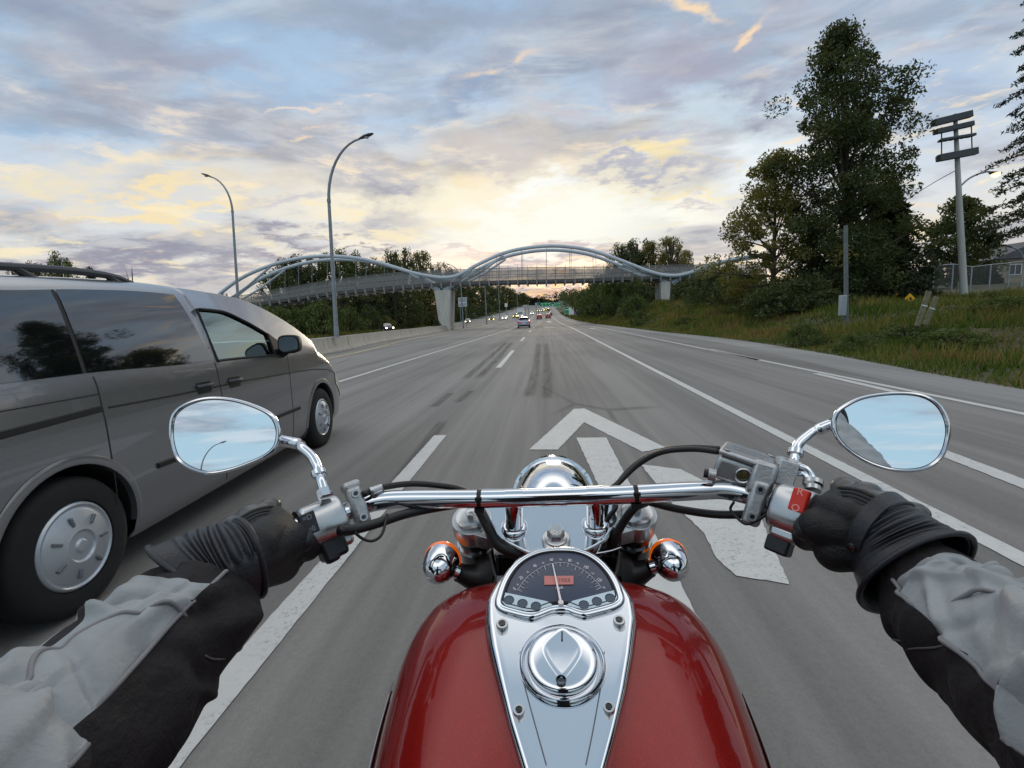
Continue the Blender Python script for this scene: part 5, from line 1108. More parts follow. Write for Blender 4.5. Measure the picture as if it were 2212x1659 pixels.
mb = MB(); mb.lathe(cr(1113, 843, .008), PN, [(0, .0052), (.0045, .005), (.005, .0042), (.0025, .0036), (.002, .0001)], 20); mb.build('lock', M_DKCHR, capo, smooth=40)
mb = MB(); mb.tube([cr(1118, 575, .0124), cr(1118, 622, .0124)], .0009, 6); mb.build('slot', M_BLKP, capo)
# --- triple clamp, forks, risers
def TP(x, y, h=0.0): return Up(x, y, .71, .5)+TN*h
TN = unit((0, -.5, 1))
def tr(xt, yt, h=0.0): return TP(864.1+.2969*xt, 1071.5+.2969*yt, h)
mb = MB(); mb.prism([tr(*p) for p in [(560, -60), (575, 110), (640, 225), (730, 318), (830, 365), (940, 420), (1340, 405), (1420, 365), (1502, 318), (1570, 215), (1650, 100), (1660, -60)]], TN, .030); clamp = mb.build('triple_clamp', M_CHR2, bike, smooth=30, bevel=.003)
fk = [(522, 165), (1718, 130)]
DN = -TN
for i, (x, y) in enumerate(fk):
    c_ = tr(x, y); s_ = -1 if i == 0 else 1
    mb = MB(); mb.lathe(c_, DN, [(-.001, .030), (0, .0305), (.028, .0305), (.03, .029)], 32); inn = tr(x+(-s_)*150, y+105); d_ = unit(inn-c_); sd_ = d_.cross(TN)
    mb.prism([c_+sd_*.028, inn+sd_*.012, inn-sd_*.012, c_-sd_*.028], TN, .028); mb.build('fork_clamp', M_ALU, clamp, smooth=30, bevel=.002)
    mb = MB(); mb.lathe(c_+TN*.001, TN, [(0, .024), (.005, .0235), (.006, .021), (.0065, .012), (.0065, .0001)], 32); mb.lathe(c_+TN*.006, TN, [(0, .0085), (.009, .0085), (.010, .007), (.010, .0001)], 6); mb.build('fork_cap', M_ALU, clamp, smooth=40)
    mb = MB(); mb.tube([c_+DN*.03, c_+DN*.20], .0265, 24); mb.tube([c_+DN*.05, c_+DN*.056], .029, 24, 1); mb.tube([c_+DN*.20, c_+DN*.44], .0215, 24, 1); mb.tube([c_+DN*.42, c_+DN*.80], [.027, .026], 24, 1); mb.build('fork_tube', [M_BLKP, M_CHROME], bike, smooth=40)
c_ = tr(1135, 322); mb = MB(); mb.lathe(c_, TN, [(0, .0205), (.004, .0205), (.005, .019), (.006, .016)], 32); mb.lathe(c_+TN*.005, TN, [(0, .0165), (.004, .0165), (.005, .0145)], 24); mb.lathe(c_+TN*.006, TN, [(0, .0125), (.014, .0125), (.0165, .0105), (.0165, .0001)], 6); mb.build('stem_nut', M_ALU, clamp, smooth=30)
mb = MB(); mb.tube([tr(1135, 300, -.03), tr(1135, 300, -.30)], .035, 20); mb.box(tr(1135, 330, -.17)+Vector((0, -.02, 0)), (.20, .07, .10)); mb.tube([tr(1135, 300, -.28), Vector((BX, .30, .62))], .035, 12); mb.build('frame_neck', M_BLKP, bike, smooth=40)
BAR = [(500, 1216, .522), (560, 1188, .545), (620, 1162, .566), (700, 1127, .598), (748, 1106, .622), (789, 1090, .638), (830, 1081, .645), (880, 1078.5, .648), (987, 1078, .650), (1080, 1077, .651), (1210, 1073.5, .651), (1345, 1068.5, .650), (1500, 1060, .648), (1560, 1058, .646), (1611, 1068, .640), (1661, 1085, .628), (1720, 1106, .600), (1790, 1129, .575), (1850, 1148, .554), (1895, 1163, .538)]
bp = [U(x, y, Y=Y) for x, y, Y in BAR]
mb = MB(); mb.tube(smooth_path(bp[2:-2], 8), .0127, 24); hb_ = mb.build('handlebar', M_CHROME, bike, smooth=180)
def on_bar(x): 
    i = max(k for k in range(len(BAR)-1) if BAR[k][0] <= x); u = (x-BAR[i][0])/(BAR[i+1][0]-BAR[i][0]); return bp[i].lerp(bp[i+1], u), unit(bp[i+1]-bp[i])
for x in (1036, 1373):
    o_, d_ = on_bar(x); mb = MB(); mb.tube([o_-d_*.003, o_+d_*.003], .0131, 20); mb.box(o_+Vector((0, -.012, .004)), (.009, .005, .005)); mb.box(o_+Vector((0, -.006, -.014)), (.014, .006, .006)); mb.build('cable_clip', M_HOSE, bike, smooth=40)
for x, y in [(832, 238), (1420, 222)]:
    c_ = tr(x, y); tgt, d_ = on_bar(864.1+.2969*x); ax = unit(tgt-c_)
    mb = MB(); mb.lathe(c_, TN, [(0, .0195), (.004, .0195), (.007, .017), (.009, .0135)], 32); mb.tube([c_, tgt], .0135, 24); mb.lathe(c_.lerp(tgt, .38)+Vector((-.004, -.0125, .003)), (-.2, -1, .3), [(-.004, .0042), (.002, .0042), (.002, .0001)], 14, 1); mb.tube([tgt-d_*.012, tgt+d_*.012], .0134, 20); mb.build('riser', [M_CHROME, M_BLKP], bike, smooth=40)
# --- grips
for s_, (i0, i1) in ((-1, (0, 2)), (1, (-3, -1))):
    pts = bp[:4] if s_ < 0 else bp[-4:]
    mb = MB(); ps = smooth_path(pts, 10); n = len(ps); ps = ps[:-8] if s_ < 0 else ps[8:]
    mb.tube(ps, [.0170 if k % 3 else .0178 for k in range(len(ps))], 20); e = ps[0] if s_ < 0 else ps[-1]; dd = unit((ps[0]-ps[1]) if s_ < 0 else (ps[-1]-ps[-2])); mb.lathe(e, dd, [(0, .0185), (.012, .0185), (.015, .016), (.015, .0001)], 20, 1); mb.build('grip', [M_RUB, M_CHROME], bike, smooth=60)
CAMV = lambda p: unit(Vector((0, 0, HC))-p)
# --- switch housings: a fat barrel round the bar plus a lower lobe
def housing(xo, xi, r, side):
    a, _ = on_bar(xo); b_, _ = on_bar(xi); ax = unit(b_-a); L = (b_-a).length; view = CAMV((a+b_)/2); up = unit(view.cross(ax)); up = up if up.z > 0 else -up; nf = unit(ax.cross(up)); nf = nf if nf.dot(view) > 0 else -nf
    mid_ = (a+b_)/2; mb = MB(); rows = []
    for h, k in [(0, .86), (.002, .95), (.006, 1), (L-.006, 1), (L-.002, .96), (L, .88)]:
        row = []
        for j in range(32):
            w = 2*math.pi*j/32; c1, s1 = math.cos(w), math.sin(w); e = .72
            row.append(a+ax*h+nf*(math.copysign(abs(c1)**e, c1)*r*k)+up*(math.copysign(abs(s1)**e, s1)*r*1.0*k))
        rows.append(row)
    mb.grid(rows, close=True); mb.add(rows[0], [tuple(range(32))]); mb.add(rows[-1], [tuple(range(32))])
    o = mb.build('switch_housing', M_ALU, bike, smooth=45)
    mb = MB(); mb.tube([mid_-ax*(L*.515), mid_-ax*(L*.485)], r*.97, 28); mb.build('seam', M_DKCHR, o)
    return o, mid_, ax, up, nf, L
o, mL, axL, upL, nfL, LL = housing(650, 736, .0285, -1)
def facepanel(parent, name, m_, pts, mid_, nf, r, th=.0035, bevel=.0012, lift=.0015):
    Q = [p for p in pts]; 
    out = []
    for (x, y) in Q:
        r_ = Vector(ray(x, y)); t_ = (mid_+nf*(r+lift)-Vector((0, 0, HC))).dot(nf)/r_.dot(nf); out.append(Vector((0, 0, HC))+r_*t_)
    mb = MB(); mb.prism(out, nf, th+.006); return mb.build(name, m_, parent, smooth=0, bevel=bevel), out
c3 = lambda x, y: (604.9+.2552*x, 907.3+.2552*y)
z3 = lambda x, y: (1469+.2292*x, 829.5+.2292*y)
pn, q4 = facepanel(o, 'switch', M_SWB, [c3(150, 818), c3(285, 758), c3(342, 935), c3(210, 985)], mL, nfL, .0285)
mb = MB(); ctr = sum(q4, Vector())/4; put_text(mb, '=D', ctr+upL*.007+nfL*.0004, axL, upL, .009); put_text(mb, '=0', ctr-upL*.008+nfL*.0004, axL, upL, .009); mb.build('symbol', M_NUMD, o, smooth=0, fixn=False)
mb = MB(); mb.box(mL-upL*.034+nfL*.004, (LL*.62, .030, .030), Matrix((axL, nfL, upL)).transposed()); mb.box(mL-upL*.046+nfL*.012-axL*.006, (.020, .014, .012), Matrix((axL, nfL, upL)).transposed()); mb.build('turn_switch', M_SWB, o, smooth=30, bevel=.005)
mb = MB(); mb.box(mL-upL*.028+axL*.020, (.018, .03, .026), Matrix((axL, nfL, upL)).transposed()); mb.build('housing_lobe', M_ALU, o, smooth=30, bevel=.006)
o, mR, axR, upR, nfR, LR = housing(1680, 1760, .0300, 1)
pn, q4 = facepanel(o, 'kill_switch', M_SWR, [z3(1068, 968), z3(1220, 1010), z3(1155, 1225), z3(1005, 1172)], mR, nfR, .0300, .005, .0018, .004)
mb = MB(); ctr = sum(q4, Vector())/4; put_text(mb, 'R', ctr+upR*.010+nfR*.0004, axR, upR, .012); put_text(mb, 'O', ctr-upR*.010+nfR*.0004, axR, upR, .012); mb.build('symbol', mat('switch_print', (232, 150, 140), .6), o, smooth=0, fixn=False)
mb = MB(); mb.box(mR-upR*.030+axR*.0, (LR*.80, .040, .018), Matrix((axR, nfR, upR)).transposed()); mb.build('housing_lobe', M_ALU, o, smooth=30, bevel=.006)
mb = MB(); mb.box(mR-upR*.046-axR*.004+nfR*.006, (.028, .02, .020), Matrix((axR, nfR, upR)).transposed()); mb.build('starter_button', M_SWB, o, smooth=30, bevel=.003)
for xg, ax_ in ((646, axL), (1763, axR)):
    c_, d_ = on_bar(xg); mb = MB(); mb.tube([c_-d_*.004, c_+d_*.004], .0195, 24); mb.build('grip_collar', M_CHROME, bike, smooth=40)
# --- lever perches and levers
def perch(x, dy0, hgt_, wd, name):
    c_, d_ = on_bar(x); v = CAMV(c_); up = unit(v.cross(d_)); up = up if up.z > 0 else -up; nf = unit(d_.cross(up)); nf = nf if nf.dot(v) > 0 else -nf
    M3 = Matrix((d_, nf, up)).transposed(); mb = MB(); mb.box(c_+nf*.009+up*dy0, (wd, .022, hgt_), M3); k = mb.build(name, M_CAST, bike, smooth=30, bevel=.006, bseg=3)
    for s_ in (-1, 1): mb = MB(); bolt(mb, c_+nf*.0195+up*(dy0+s_*hgt_*.30), nf, .0058, .004); mb.build('bolt', [M_ALU, M_BLKP], k, smooth=40)
    return k, c_, d_, up, nf
kL, cL, dL, uL, nL = perch(771, .002, .055, .021, 'clutch_perch')
kR, cR, dR, uR, nR = perch(1636, -.006, .060, .022, 'brake_perch')
mb = MB(); mb.box(cL+uL*.030+nL*.004, (.024, .028, .014), Matrix((dL, nL, uL)).transposed()); mb.build('perch_cap', M_CAST, kL, smooth=30, bevel=.005)
for c_, d_, s_ in ((cL, dL, -1), (cR, dR, 1)):
    out = d_*s_; f_ = unit(Vector((0, 1, 0))-out*out.y); ps = smooth_path([c_+f_*.03+Vector((0, 0, -.012)), c_+f_*.055+out*.03+Vector((0, 0, -.02)), c_+f_*.062+out*.09+Vector((0, 0, -.035)), c_+f_*.06+out*.17+Vector((0, 0, -.055))], 6)
    mb = MB(); mb.tube(ps, np.linspace(.009, .006, len(ps)), 12, flat=(1, .8)); mb.lathe(ps[-1], out, [(-.008, .006), (0, .0095), (.008, .006)], 12); mb.build('lever', M_ALU, bike, smooth=60)
# --- brake fluid reservoir
E0 = Vector((0, 0, HC))
A_ = U(*z3(372, 612), d=.640); D_ = U(*z3(886, 786), d=.628); B_ = U(*z3(442, 528), d=.690); C_ = B_+(D_-A_)
dn_ = unit((D_-A_).cross(B_-A_)); dn_ = -dn_ if dn_.z > 0 else dn_
def boxpts(a, b_, c_, d_, dn, h): mb = MB(); v = [a, b_, c_, d_]+[p+dn*h for p in (a, b_, c_, d_)]; return mb.add(v, [(0, 1, 2, 3), (7, 6, 5, 4), (0, 4, 5, 1), (1, 5, 6, 2), (2, 6, 7, 3), (3, 7, 4, 0)])
res = boxpts(A_, B_, C_, D_, dn_, .008).build('reservoir_lid', M_CAST, bike, smooth=30, bevel=.0045, bseg=3)
ins = lambda p, k=.04: p+((A_+B_+C_+D_)/4-p)*k
body = boxpts(ins(A_)+dn_*.0075, ins(B_)+dn_*.0075, ins(C_, .16)+dn_*.0075, ins(D_, .12)+dn_*.0075, dn_, .035).build('brake_reservoir', M_CAST, bike, smooth=30, bevel=.008, bseg=3)
for p in (A_.lerp(C_, .12), A_.lerp(C_, .88)): mb = MB(); mb.lathe(p-dn_*.0005, -dn_, [(0, .0048), (.0012, .0048), (.0016, .004), (.001, .0001)], 16); mb.box(p-dn_*.0012, (.0065, .0012, .001)); mb.build('screw', M_ALU, res, smooth=40)
fn = unit((D_-A_).cross(dn_)); fn = fn if fn.dot(CAMV(A_)) > 0 else -fn
mb = MB()
for i, s_ in enumerate(('USE ONLY DOT4 FLUID', 'CLEAN FILLER CAP')): put_text(mb, s_, A_.lerp(C_, .5)-dn_*.0006+(B_-A_)*(.12-.22*i), unit(D_-A_), unit(B_-A_), .0052, .9)
mb.build('embossed_text', M_DKGREY, res, smooth=0, fixn=False)
sg = U(*z3(592, 860), d=.618); mb = MB(); 
tt_ = (ins(A_)+fn*.0-sg).dot(fn)/Vector(ray(*z3(592, 860))).normalized().dot(fn); sg = sg+Vector(ray(*z3(592, 860))).normalized()*tt_
mb.lathe(sg, fn, [(-.004, .0105), (.002, .0105), (.003, .0095), (.002, .0082), (-.001, .008)], 28, cap=False); mb.build('sight_glass', M_ALU, body, smooth=40)
mb = MB(); mb.lathe(sg, fn, [(-.001, .0082), (.0005, .006), (.001, .0001)], 24); mb.build('lens', mat('sight_lens', (70, 66, 36), .1, spec=.8), body, smooth=60)
b1_ = U(*z3(340, 862), d=.642); b0_ = U(*z3(225, 838), d=.648); mb = MB(); mb.tube([b1_, b1_.lerp(b0_, .62)], .0085, 16, 1); mb.tube([b1_.lerp(b0_, .6), b0_], .0062, 8); mb.build('banjo_bolt', [M_SWB, M_CAST], body, smooth=40)
# clamp bridge, mirror boss, chrome throttle tubes
mb = MB(); mb.box(U(*z3(770, 890), d=.640), (.030, .03, .045), Matrix((dR, nR, uR)).transposed()); mb.build('perch_bridge', M_CAST, kR, smooth=30, bevel=.006)
mb = MB(); bo = U(*z3(1000, 850), d=.645); mb.box(bo, (.022, .026, .034), Matrix((dR, nR, uR)).transposed()); mb.lathe(U(*z3(1062, 770), d=.650)-uR*.010, uR, [(0, .0115), (.016, .0115), (.018, .0085), (.018, .0001)], 6); mb.build('mirror_boss', M_CAST, kR, smooth=30, bevel=.005)
mb = MB(); mb.lathe(U(*z3(965, 725), d=.655), uR, [(-.006, .0085), (.004, .0085), (.005, .007), (.005, .0001)], 8); mb.build('bolt', M_ALU, kR, smooth=30)
for off in (0, 1):
    ps = [z3(1110-off*10, 770+off*70), z3(1190-off*20, 800+off*50), z3(1250-off*45, 880+off*30), z3(1255-off*50, 960)]
    mb = MB(); mb.tube(smooth_path([U(*p, d=.640-.006*i) for i, p in enumerate(ps)], 6), .0042, 12); mb.build('throttle_tube', M_CHROME, bike)
mb = MB(); mb.lathe(U(*z3(1250, 1010), d=.615), unit(U(*z3(1253, 930), d=.622)-U(*z3(1250, 1010), d=.615)), [(0, .0095), (.006, .0095), (.008, .012), (.014, .012), (.016, .008)], 18); mb.build('throttle_elbow', M_ALU, bike, smooth=40)
# --- hoses and cables
def hose(name, pts, r, m_=None):
    mb = MB(); mb.tube(smooth_path([U(x, y, d=d) for x, y, d in pts], 7), r, 12); return mb.build(name, m_ or M_HOSE, bike, smooth=180)
hose('brake_hose', [(1552, 976, .66), (1495, 970, .69), (1428, 977, .72), (1379, 1003, .74), (1339, 1040, .74), (1319, 1060, .73), (1308, 1100, .73), (1306, 1150, .74), (1330, 1200, .76)], .0042)
hose('throttle_cable', [(1553, 969, .67), (1495, 966, .70), (1432, 972, .735), (1385, 994, .755), (1352, 1022, .76), (1330, 1055, .75), (1330, 1095, .72), (1312, 1124, .72), (1314, 1156, .73), (1330, 1200, .76)], .0036)
hose('wiring_loom', [(1395, 1082, .71), (1440, 1094, .70), (1478, 1102, .69), (1545, 1111, .67), (1611, 1111, .645), (1652, 1106, .62), (1680, 1095, .61)], .0056)
hose('brake_light_wire', [(1585, 1085, .655), (1578, 1100, .645), (1592, 1118, .635), (1612, 1132, .625), (1640, 1122, .615), (1662, 1105, .61)], .0018)
hose('brake_pipe', [(1395, 1085, .70), (1372, 1096, .69), (1348, 1126, .70), (1328, 1163, .71), (1318, 1195, .73)], .0062)
hose('clutch_cable', [(785, 1068, .665), (822, 1054, .69), (886, 1045, .71), (950, 1049, .725), (1003, 1060, .73), (1036, 1092, .72), (1054, 1137, .71), (1072, 1175, .71), (1118, 1198, .72)], .0045)
hose('cable_sleeve', [(800, 1062, .672), (822, 1054, .688)], .0058, M_ALU)
hose('wiring_loom', [(735, 1146, .60), (758, 1145, .615), (809, 1132, .64), (873, 1111, .67), (944, 1096, .70), (1010, 1086, .71)], .0066)
hose('clutch_wire', [(766, 1150, .61), (784, 1164, .615), (806, 1168, .62), (826, 1152, .63), (836, 1110, .65)], .0019)
hose('main_loom', [(1036, 1101, .72), (1054, 1137, .705), (1072, 1172, .70), (1100, 1190, .70), (1140, 1205, .71)], .0078)
hose('bracket_wire', [(1062, 1172, .70), (1080, 1192, .70), (1112, 1196, .70)], .0012, M_CHROME); hose('bracket_wire', [(1342, 1182, .70), (1318, 1190, .70), (1285, 1196, .70)], .0012, M_CHROME)
# --- mirrors
def mirror(name, pts, cpx, Y0, Rv, stem, stemd, label=None):
    c_ = U(*cpx, Y=Y0); d_ = unit(c_-E0); n_ = unit(unit(Rv)-d_)
    def on(p):
        r_ = Vector(ray(*p)); return E0+r_*((c_-E0).dot(n_)/r_.dot(n_))
    out = closed_smooth([on(p) for p in pts], 4); c0 = sum(out, Vector())/len(out)
    sc = lambda k, h: [c0+(p-c0)*k+n_*h for p in out]
    mb = MB(); loops(mb, [sc(.25, -.030), sc(.6, -.026), sc(.85, -.017), sc(.96, -.007), sc(1.0, .0), sc(.985, .0035), sc(.95, .0045), sc(.925, .003), sc(.91, .0)], False); mb.add(sc(.25, -.030), [tuple(range(len(out)))]); sh_ = mb.build('mirror', M_CHROME, bike, smooth=60)
    mb = MB(); loops(mb, [sc(.93, .0008), sc(.90, .0014)], False); mb.build('gasket', M_BLKP, sh_, smooth=0)
    mb = MB(); mb.add(sc(.905, .0015), [tuple(range(len(out)))]); g = mb.build('mirror_glass', M_MIRROR, sh_, smooth=0, fixn=False)
    ps = [U(x, y, d=d) for (x, y), d in zip(stem, stemd)]; ps[0] = on(stem[0])-n_*.014; ps[1] = on(stem[1]).lerp(ps[2], .45)-n_*.010; mb = MB(); sp_ = smooth_path(ps, 6); mb.tube([c0.lerp(ps[0], .6)-n_*.02]+[ps[0]], .0085, 16); mb.tube(sp_, [.0082 if i < 6 else .0066 for i in range(len(sp_))], 16)
    a, b_ = ps[-3], ps[-1]; ax = unit(b_-a); mb.lathe(a, ax, [(-.003, .0066), (-.002, .0102), (.005, .0102), (.006, .0085)], 20); mb.lathe(b_-ax*.012, ax, [(0, .0072), (.001, .0095), (.013, .0095), (.014, .0075)], 6); mb.build('stem', M_CHROME, sh_, smooth=50)
    return c_, n_
mz = lambda x, y: (345.6+.1953*x, 829.5+.1953*y)
mL_out = [mz(*p) for p in [(600, 138), (850, 165), (1100, 245), (1260, 335), (1330, 450), (1345, 570), (1310, 700), (1200, 800), (1000, 890), (800, 960), (600, 1000), (450, 990), (280, 920), (170, 820), (115, 650), (105, 500), (130, 350), (230, 240), (400, 165)]]
cl_, nl_ = mirror('left', mL_out, (487, 940), .66, (-.33, -.92, .155), [(606, 954), (634, 956), (652, 967), (673, 986), (684, 1005), (689, 1021), (695, 1042), (704, 1074)], [.69, .69, .685, .675, .665, .655, .65, .635])
m6 = lambda x, y: (1641.8+.5106*x, 812.2+.5106*y)
mR_out = [m6(*p) for p in [(306, 165), (345, 125), (430, 85), (560, 67), (680, 74), (758, 115), (800, 190), (802, 270), (768, 355), (690, 402), (570, 406), (450, 370), (350, 305), (302, 235)]]
mirror('right', mR_out, (1925, 935), .66, (-.04, -.96, .20), [(1800, 917), (1780, 924), (1751, 937), (1726, 958), (1719, 976), (1716, 995), (1712, 1016)], [.69, .69, .685, .675, .665, .66, .652])
# aim the lamp so that it is the one reflected in the left glass
pt = U(*mz(700, 625), Y=.66); dv = unit(pt-E0); rf = dv-nl_*2*dv.dot(nl_); tt_ = (11.0-pt.z)/rf.z; hd = pt+rf*tt_; MIR_LAMP.location = (hd.x-2.1, hd.y, 0.0)
# --- headlight and signals
tz_ = U(1195, 1003, Y=.93).z; hc = Vector((BX, .93, tz_-.081))
mb = MB(); mb.lathe(hc, (0, 1, -.12), [(-.12, .001), (-.115, .027), (-.10, .050), (-.075, .066), (-.04, .076), (0, .080), (.05, .081), (.052, .086), (.07, .086), (.074, .080)], 48, cap=False); hl_ = mb.build('headlight', M_CHROME, bike, smooth=50)
mb = MB(); mb.lathe(hc, (0, 1, -.12), [(.068, .080), (.082, .06), (.088, .03), (.089, .0001)], 32, cap=False); mb.build('lens', mat('headlight_lens', (226, 230, 232), .05, spec=.8), hl_)
mb = MB(); mb.box(hc+Vector((0, -.10, -.07)), (.22, .03, .05)); mb.build('headlight_bracket', M_BLKP, bike, smooth=0, bevel=.008)
for s_, (x, y), (sx, sy), (fx, fy) in ((-1, (951, 1219), (990, 1236), (1050, 1245)), (1, (1449, 1213), (1405, 1226), (1352, 1238))):
    c_ = U(x, y, d=.72); ax = unit(Vector((-s_*.04, 1, .02)))
    mb = MB(); mb.lathe(c_, ax, [(-.034, .0001), (-.033, .0065), (-.028, .0145), (-.019, .021), (-.008, .0245), (.004, .0262), (.012, .0268)], 40, cap=False); sg_ = mb.build('turn_signal', M_CHROME, bike, smooth=70)
    mb = MB(); mb.lathe(c_, ax, [(.010, .0262), (.0115, .0276), (.017, .0276), (.024, .025), (.030, .017), (.032, .0001)], 40, cap=False); mb.build('amber_lens', M_AMB, sg_, smooth=60)
    st = U(sx, sy, d=.725); fk_ = U(fx, fy, d=.74); mb = MB(); mb.tube([c_+(st-c_)*.45, st], .0105, 18); mb.build('stalk', M_CHROME, sg_, smooth=50)
    mb = MB(); mb.tube(smooth_path([st, st.lerp(fk_, .5)+Vector((0, 0, -.004)), fk_], 4), [.0135, .0138, .015, .017, .019, .022, .026, .03, .034], 16); mb.build('signal_arm', M_HOSE, sg_, smooth=60)
# --- lower bike: wheels, fender, engine, seat
AX = Vector((BX, 1.13, .315))
def bwheel(c_, R_, w, name):
    mb = MB(); mb.lathe(c_-Vector((w/2, 0, 0)), (1, 0, 0), [(0, R_*.70), (w*.05, R_*.82), (w*.18, R_*.94), (w*.35, R_*.99), (w*.5, R_), (w*.65, R_*.99), (w*.82, R_*.94), (w*.95, R_*.82), (w, R_*.70)], 48, cap=False); wh = mb.build(name, M_TYRE, bike, smooth=50)
    mb = MB(); mb.lathe(c_-Vector((w*.35, 0, 0)), (1, 0, 0), [(0, R_*.72), (0, R_*.66), (w*.35, R_*.62), (w*.7, R_*.66), (w*.7, R_*.72)], 48, cap=False); mb.tube([c_-Vector((.07, 0, 0)), c_+Vector((.07, 0, 0))], .035, 16)
    for k in range(20):
        a = k*math.pi/10; mb.tube([c_+Vector(((-1)**k*.04, math.cos(a+.2)*.03, math.sin(a+.2)*.03)), c_+Vector((0, math.cos(a)*R_*.66, math.sin(a)*R_*.66))], .002, 5)
    mb.build('rim', M_CHROME, wh, smooth=50)
bwheel(AX, .31, .10, 'front_wheel'); bwheel(Vector((BX, -.52, .32)), .32, .16, 'rear_wheel')
def fender(c_, R_, w, a0, a1, name):
    rows = [[c_+Vector((w*u, math.cos(a)*(R_-.035*u*u*(1 if abs(u) < 1 else 1.6)), math.sin(a)*(R_-.035*u*u))) for u in np.linspace(-1, 1, 9)] for a in np.linspace(a0, a1, 24)]; MB().grid(rows).build(name, M_RED, bike, smooth=180)
fender(AX, .335, .075, R(5), R(165), 'front_fender'); fender(Vector((BX, -.52, .32)), .37, .105, R(35), R(185), 'rear_fender')
mb = MB()
for yy, tilt in ((.42, .45), (.14, -.45)):
    a = Vector((BX, .28, .42)); dv = unit(Vector((0, math.sin(tilt), math.cos(tilt))))
    for k in range(9): mb.tube([a+dv*(.16+.022*k), a+dv*(.168+.022*k)], .065, 20)
    mb.tube([a, a+dv*.36], .05, 16)
mb.box((BX, .24, .36), (.28, .44, .24)); mb.lathe((BX+.13, .30, .36), (1, 0, 0), [(0, .12), (.03, .115), (.045, .08), (.045, .0001)], 24, 1); mb.build('engine', [M_BLKP, M_CHROME], bike, smooth=30, bevel=.01)
mb = MB()
for s_ in (-1, 1): mb.tube(smooth_path([Vector((BX, .62, .78)), Vector((BX+s_*.10, .60, .45)), Vector((BX+s_*.12, .40, .22)), Vector((BX+s_*.13, -.1, .22)), Vector((BX+s_*.13, -.45, .35))], 6), .019, 10); mb.tube([Vector((BX+s_*.13, .47, .27)), Vector((BX+s_*.30, .47, .27))], .012, 8); mb.tube([Vector((BX+s_*.02, .60, .76)), Vector((BX+s_*.10, -.05, .62)), Vector((BX+s_*.13, -.5, .62))], .017, 10)
mb.build('frame', M_BLKP, bike, smooth=50)
mb = MB(); mb.tube(smooth_path([Vector((.16, .40, .50)), Vector((.20, .46, .36)), Vector((.22, .28, .26)), Vector((.22, -.3, .27)), Vector((.23, -1.0, .30))], 6), .036, 16); mb.build('exhaust', M_CHROME, bike, smooth=60)
mb = MB(); rows = []
for y, w, z, h in [(.18, .07, .84, .05), (.10, .12, .80, .07), (-.05, .16, .77, .08), (-.25, .17, .76, .08), (-.38, .14, .80, .09), (-.50, .11, .83, .07), (-.72, .08, .80, .04)]: rows.append([Vector((BX+w*math.cos(a), y, z-h*.2+h*math.copysign(abs(math.sin(a))**.7, math.sin(a))*.6)) for a in np.linspace(0, 2*math.pi, 20, endpoint=False)])
mb.grid(rows, close=True); mb.add(rows[0], [tuple(range(20))]); mb.add(rows[-1], [tuple(range(20))]); mb.build('seat', mat('seat_vinyl', (24, 24, 25), .5, bump=.2, bscale=90), bike, smooth=80)
# ------------------------------------------------------------------ the rider
M_JGREY = mat('jacket_grey', (142, 146, 148), .5, 0, var=.10, vscale=14, bump=.2, bscale=60, spec=.35)
M_JBLK = mat('jacket_black', (34, 31, 32), .75, 0, var=.2, vscale=30, bump=.45, bscale=60, spec=.3)
M_GLOVE = mat('glove_fabric', (20, 20, 22), .55, 0, var=.25, vscale=40, bump=.25, bscale=260, spec=.4); M_LEATH = mat('glove_leather', (30, 30, 35), .38, 0, var=.15, vscale=60, bump=.15, bscale=260, spec=.5); M_KNUCK = mat('knuckle_armour', (52, 50, 50), .3, 0, var=.25, vscale=120, spec=.6)
M_PIPE = mat('jacket_piping', (120, 120, 122), .6); M_STITCH = mat('stitching', (84, 80, 80), .8)
rider = empty('person', 'rider in a grey and black armoured jacket and black leather gloves holding the handlebar', 'person', (0, -.3, .5))
def sphere(mb, c, r, s=(1, 1, 1), M3=None, n=14):
    c = Vector(c); rows = []
    for i in range(n+1):
        t_ = math.pi*i/n; rows.append([(M3 or Matrix.Identity(3)) @ Vector((math.sin(t_)*math.cos(a)*s[0]*r+1e-6*math.cos(a), math.sin(t_)*math.sin(a)*s[1]*r+1e-6*math.sin(a), math.cos(t_)*s[2]*r))+c for a in np.linspace(0, 2*math.pi, 2*n, endpoint=False)])
    mb.grid(rows, close=True); return mb
def capsule(mb, pts, rs):
    pts = [Vector(p) for p in pts]; rs = list(rs) if hasattr(rs, '__len__') else [rs]*len(pts)
    sp_ = []; rr = []
    for i in range(len(pts)-1):
        for k in range(5): sp_.append(pts[i].lerp(pts[i+1], k/5)); rr.append(rs[i]+(rs[i+1]-rs[i])*k/5)
    sp_.append(pts[-1]); rr.append(rs[-1]); mb.tube(sp_, rr, 14)
    for p, r in ((pts[0], rs[0]), (pts[-1], rs[-1])): sphere(mb, p, r*.99, n=10)
    for p, r in zip(pts[1:-1], rs[1:-1]): sphere(mb, p, r*1.0, n=10)
    return mb
def fuse(mb, name, m_, parent, vox, sm=4, fac=.5):
    """union of closed shells as one continuous skin"""
    o = mb.build('tmp', m_, None, smooth=0, fixn=False); r = o.modifiers.new('r', 'REMESH'); r.mode = 'VOXEL'; r.voxel_size = vox; r.use_smooth_shade = True
    s_ = o.modifiers.new('s', 'SMOOTH'); s_.iterations = sm; s_.factor = fac
    me = bpy.data.meshes.new_from_object(o.evaluated_get(bpy.context.evaluated_depsgraph_get())); old = o.data; bpy.data.objects.remove(o); bpy.data.meshes.remove(old)
    me.name = name; me.polygons.foreach_set('use_smooth', [True]*len(me.polygons))
    if not me.materials: me.materials.append(m_)
    k = bpy.data.objects.new(name, me); COL.objects.link(k); k.parent = parent; k.matrix_parent_inverse = parent.matrix_world.inverted(); return k
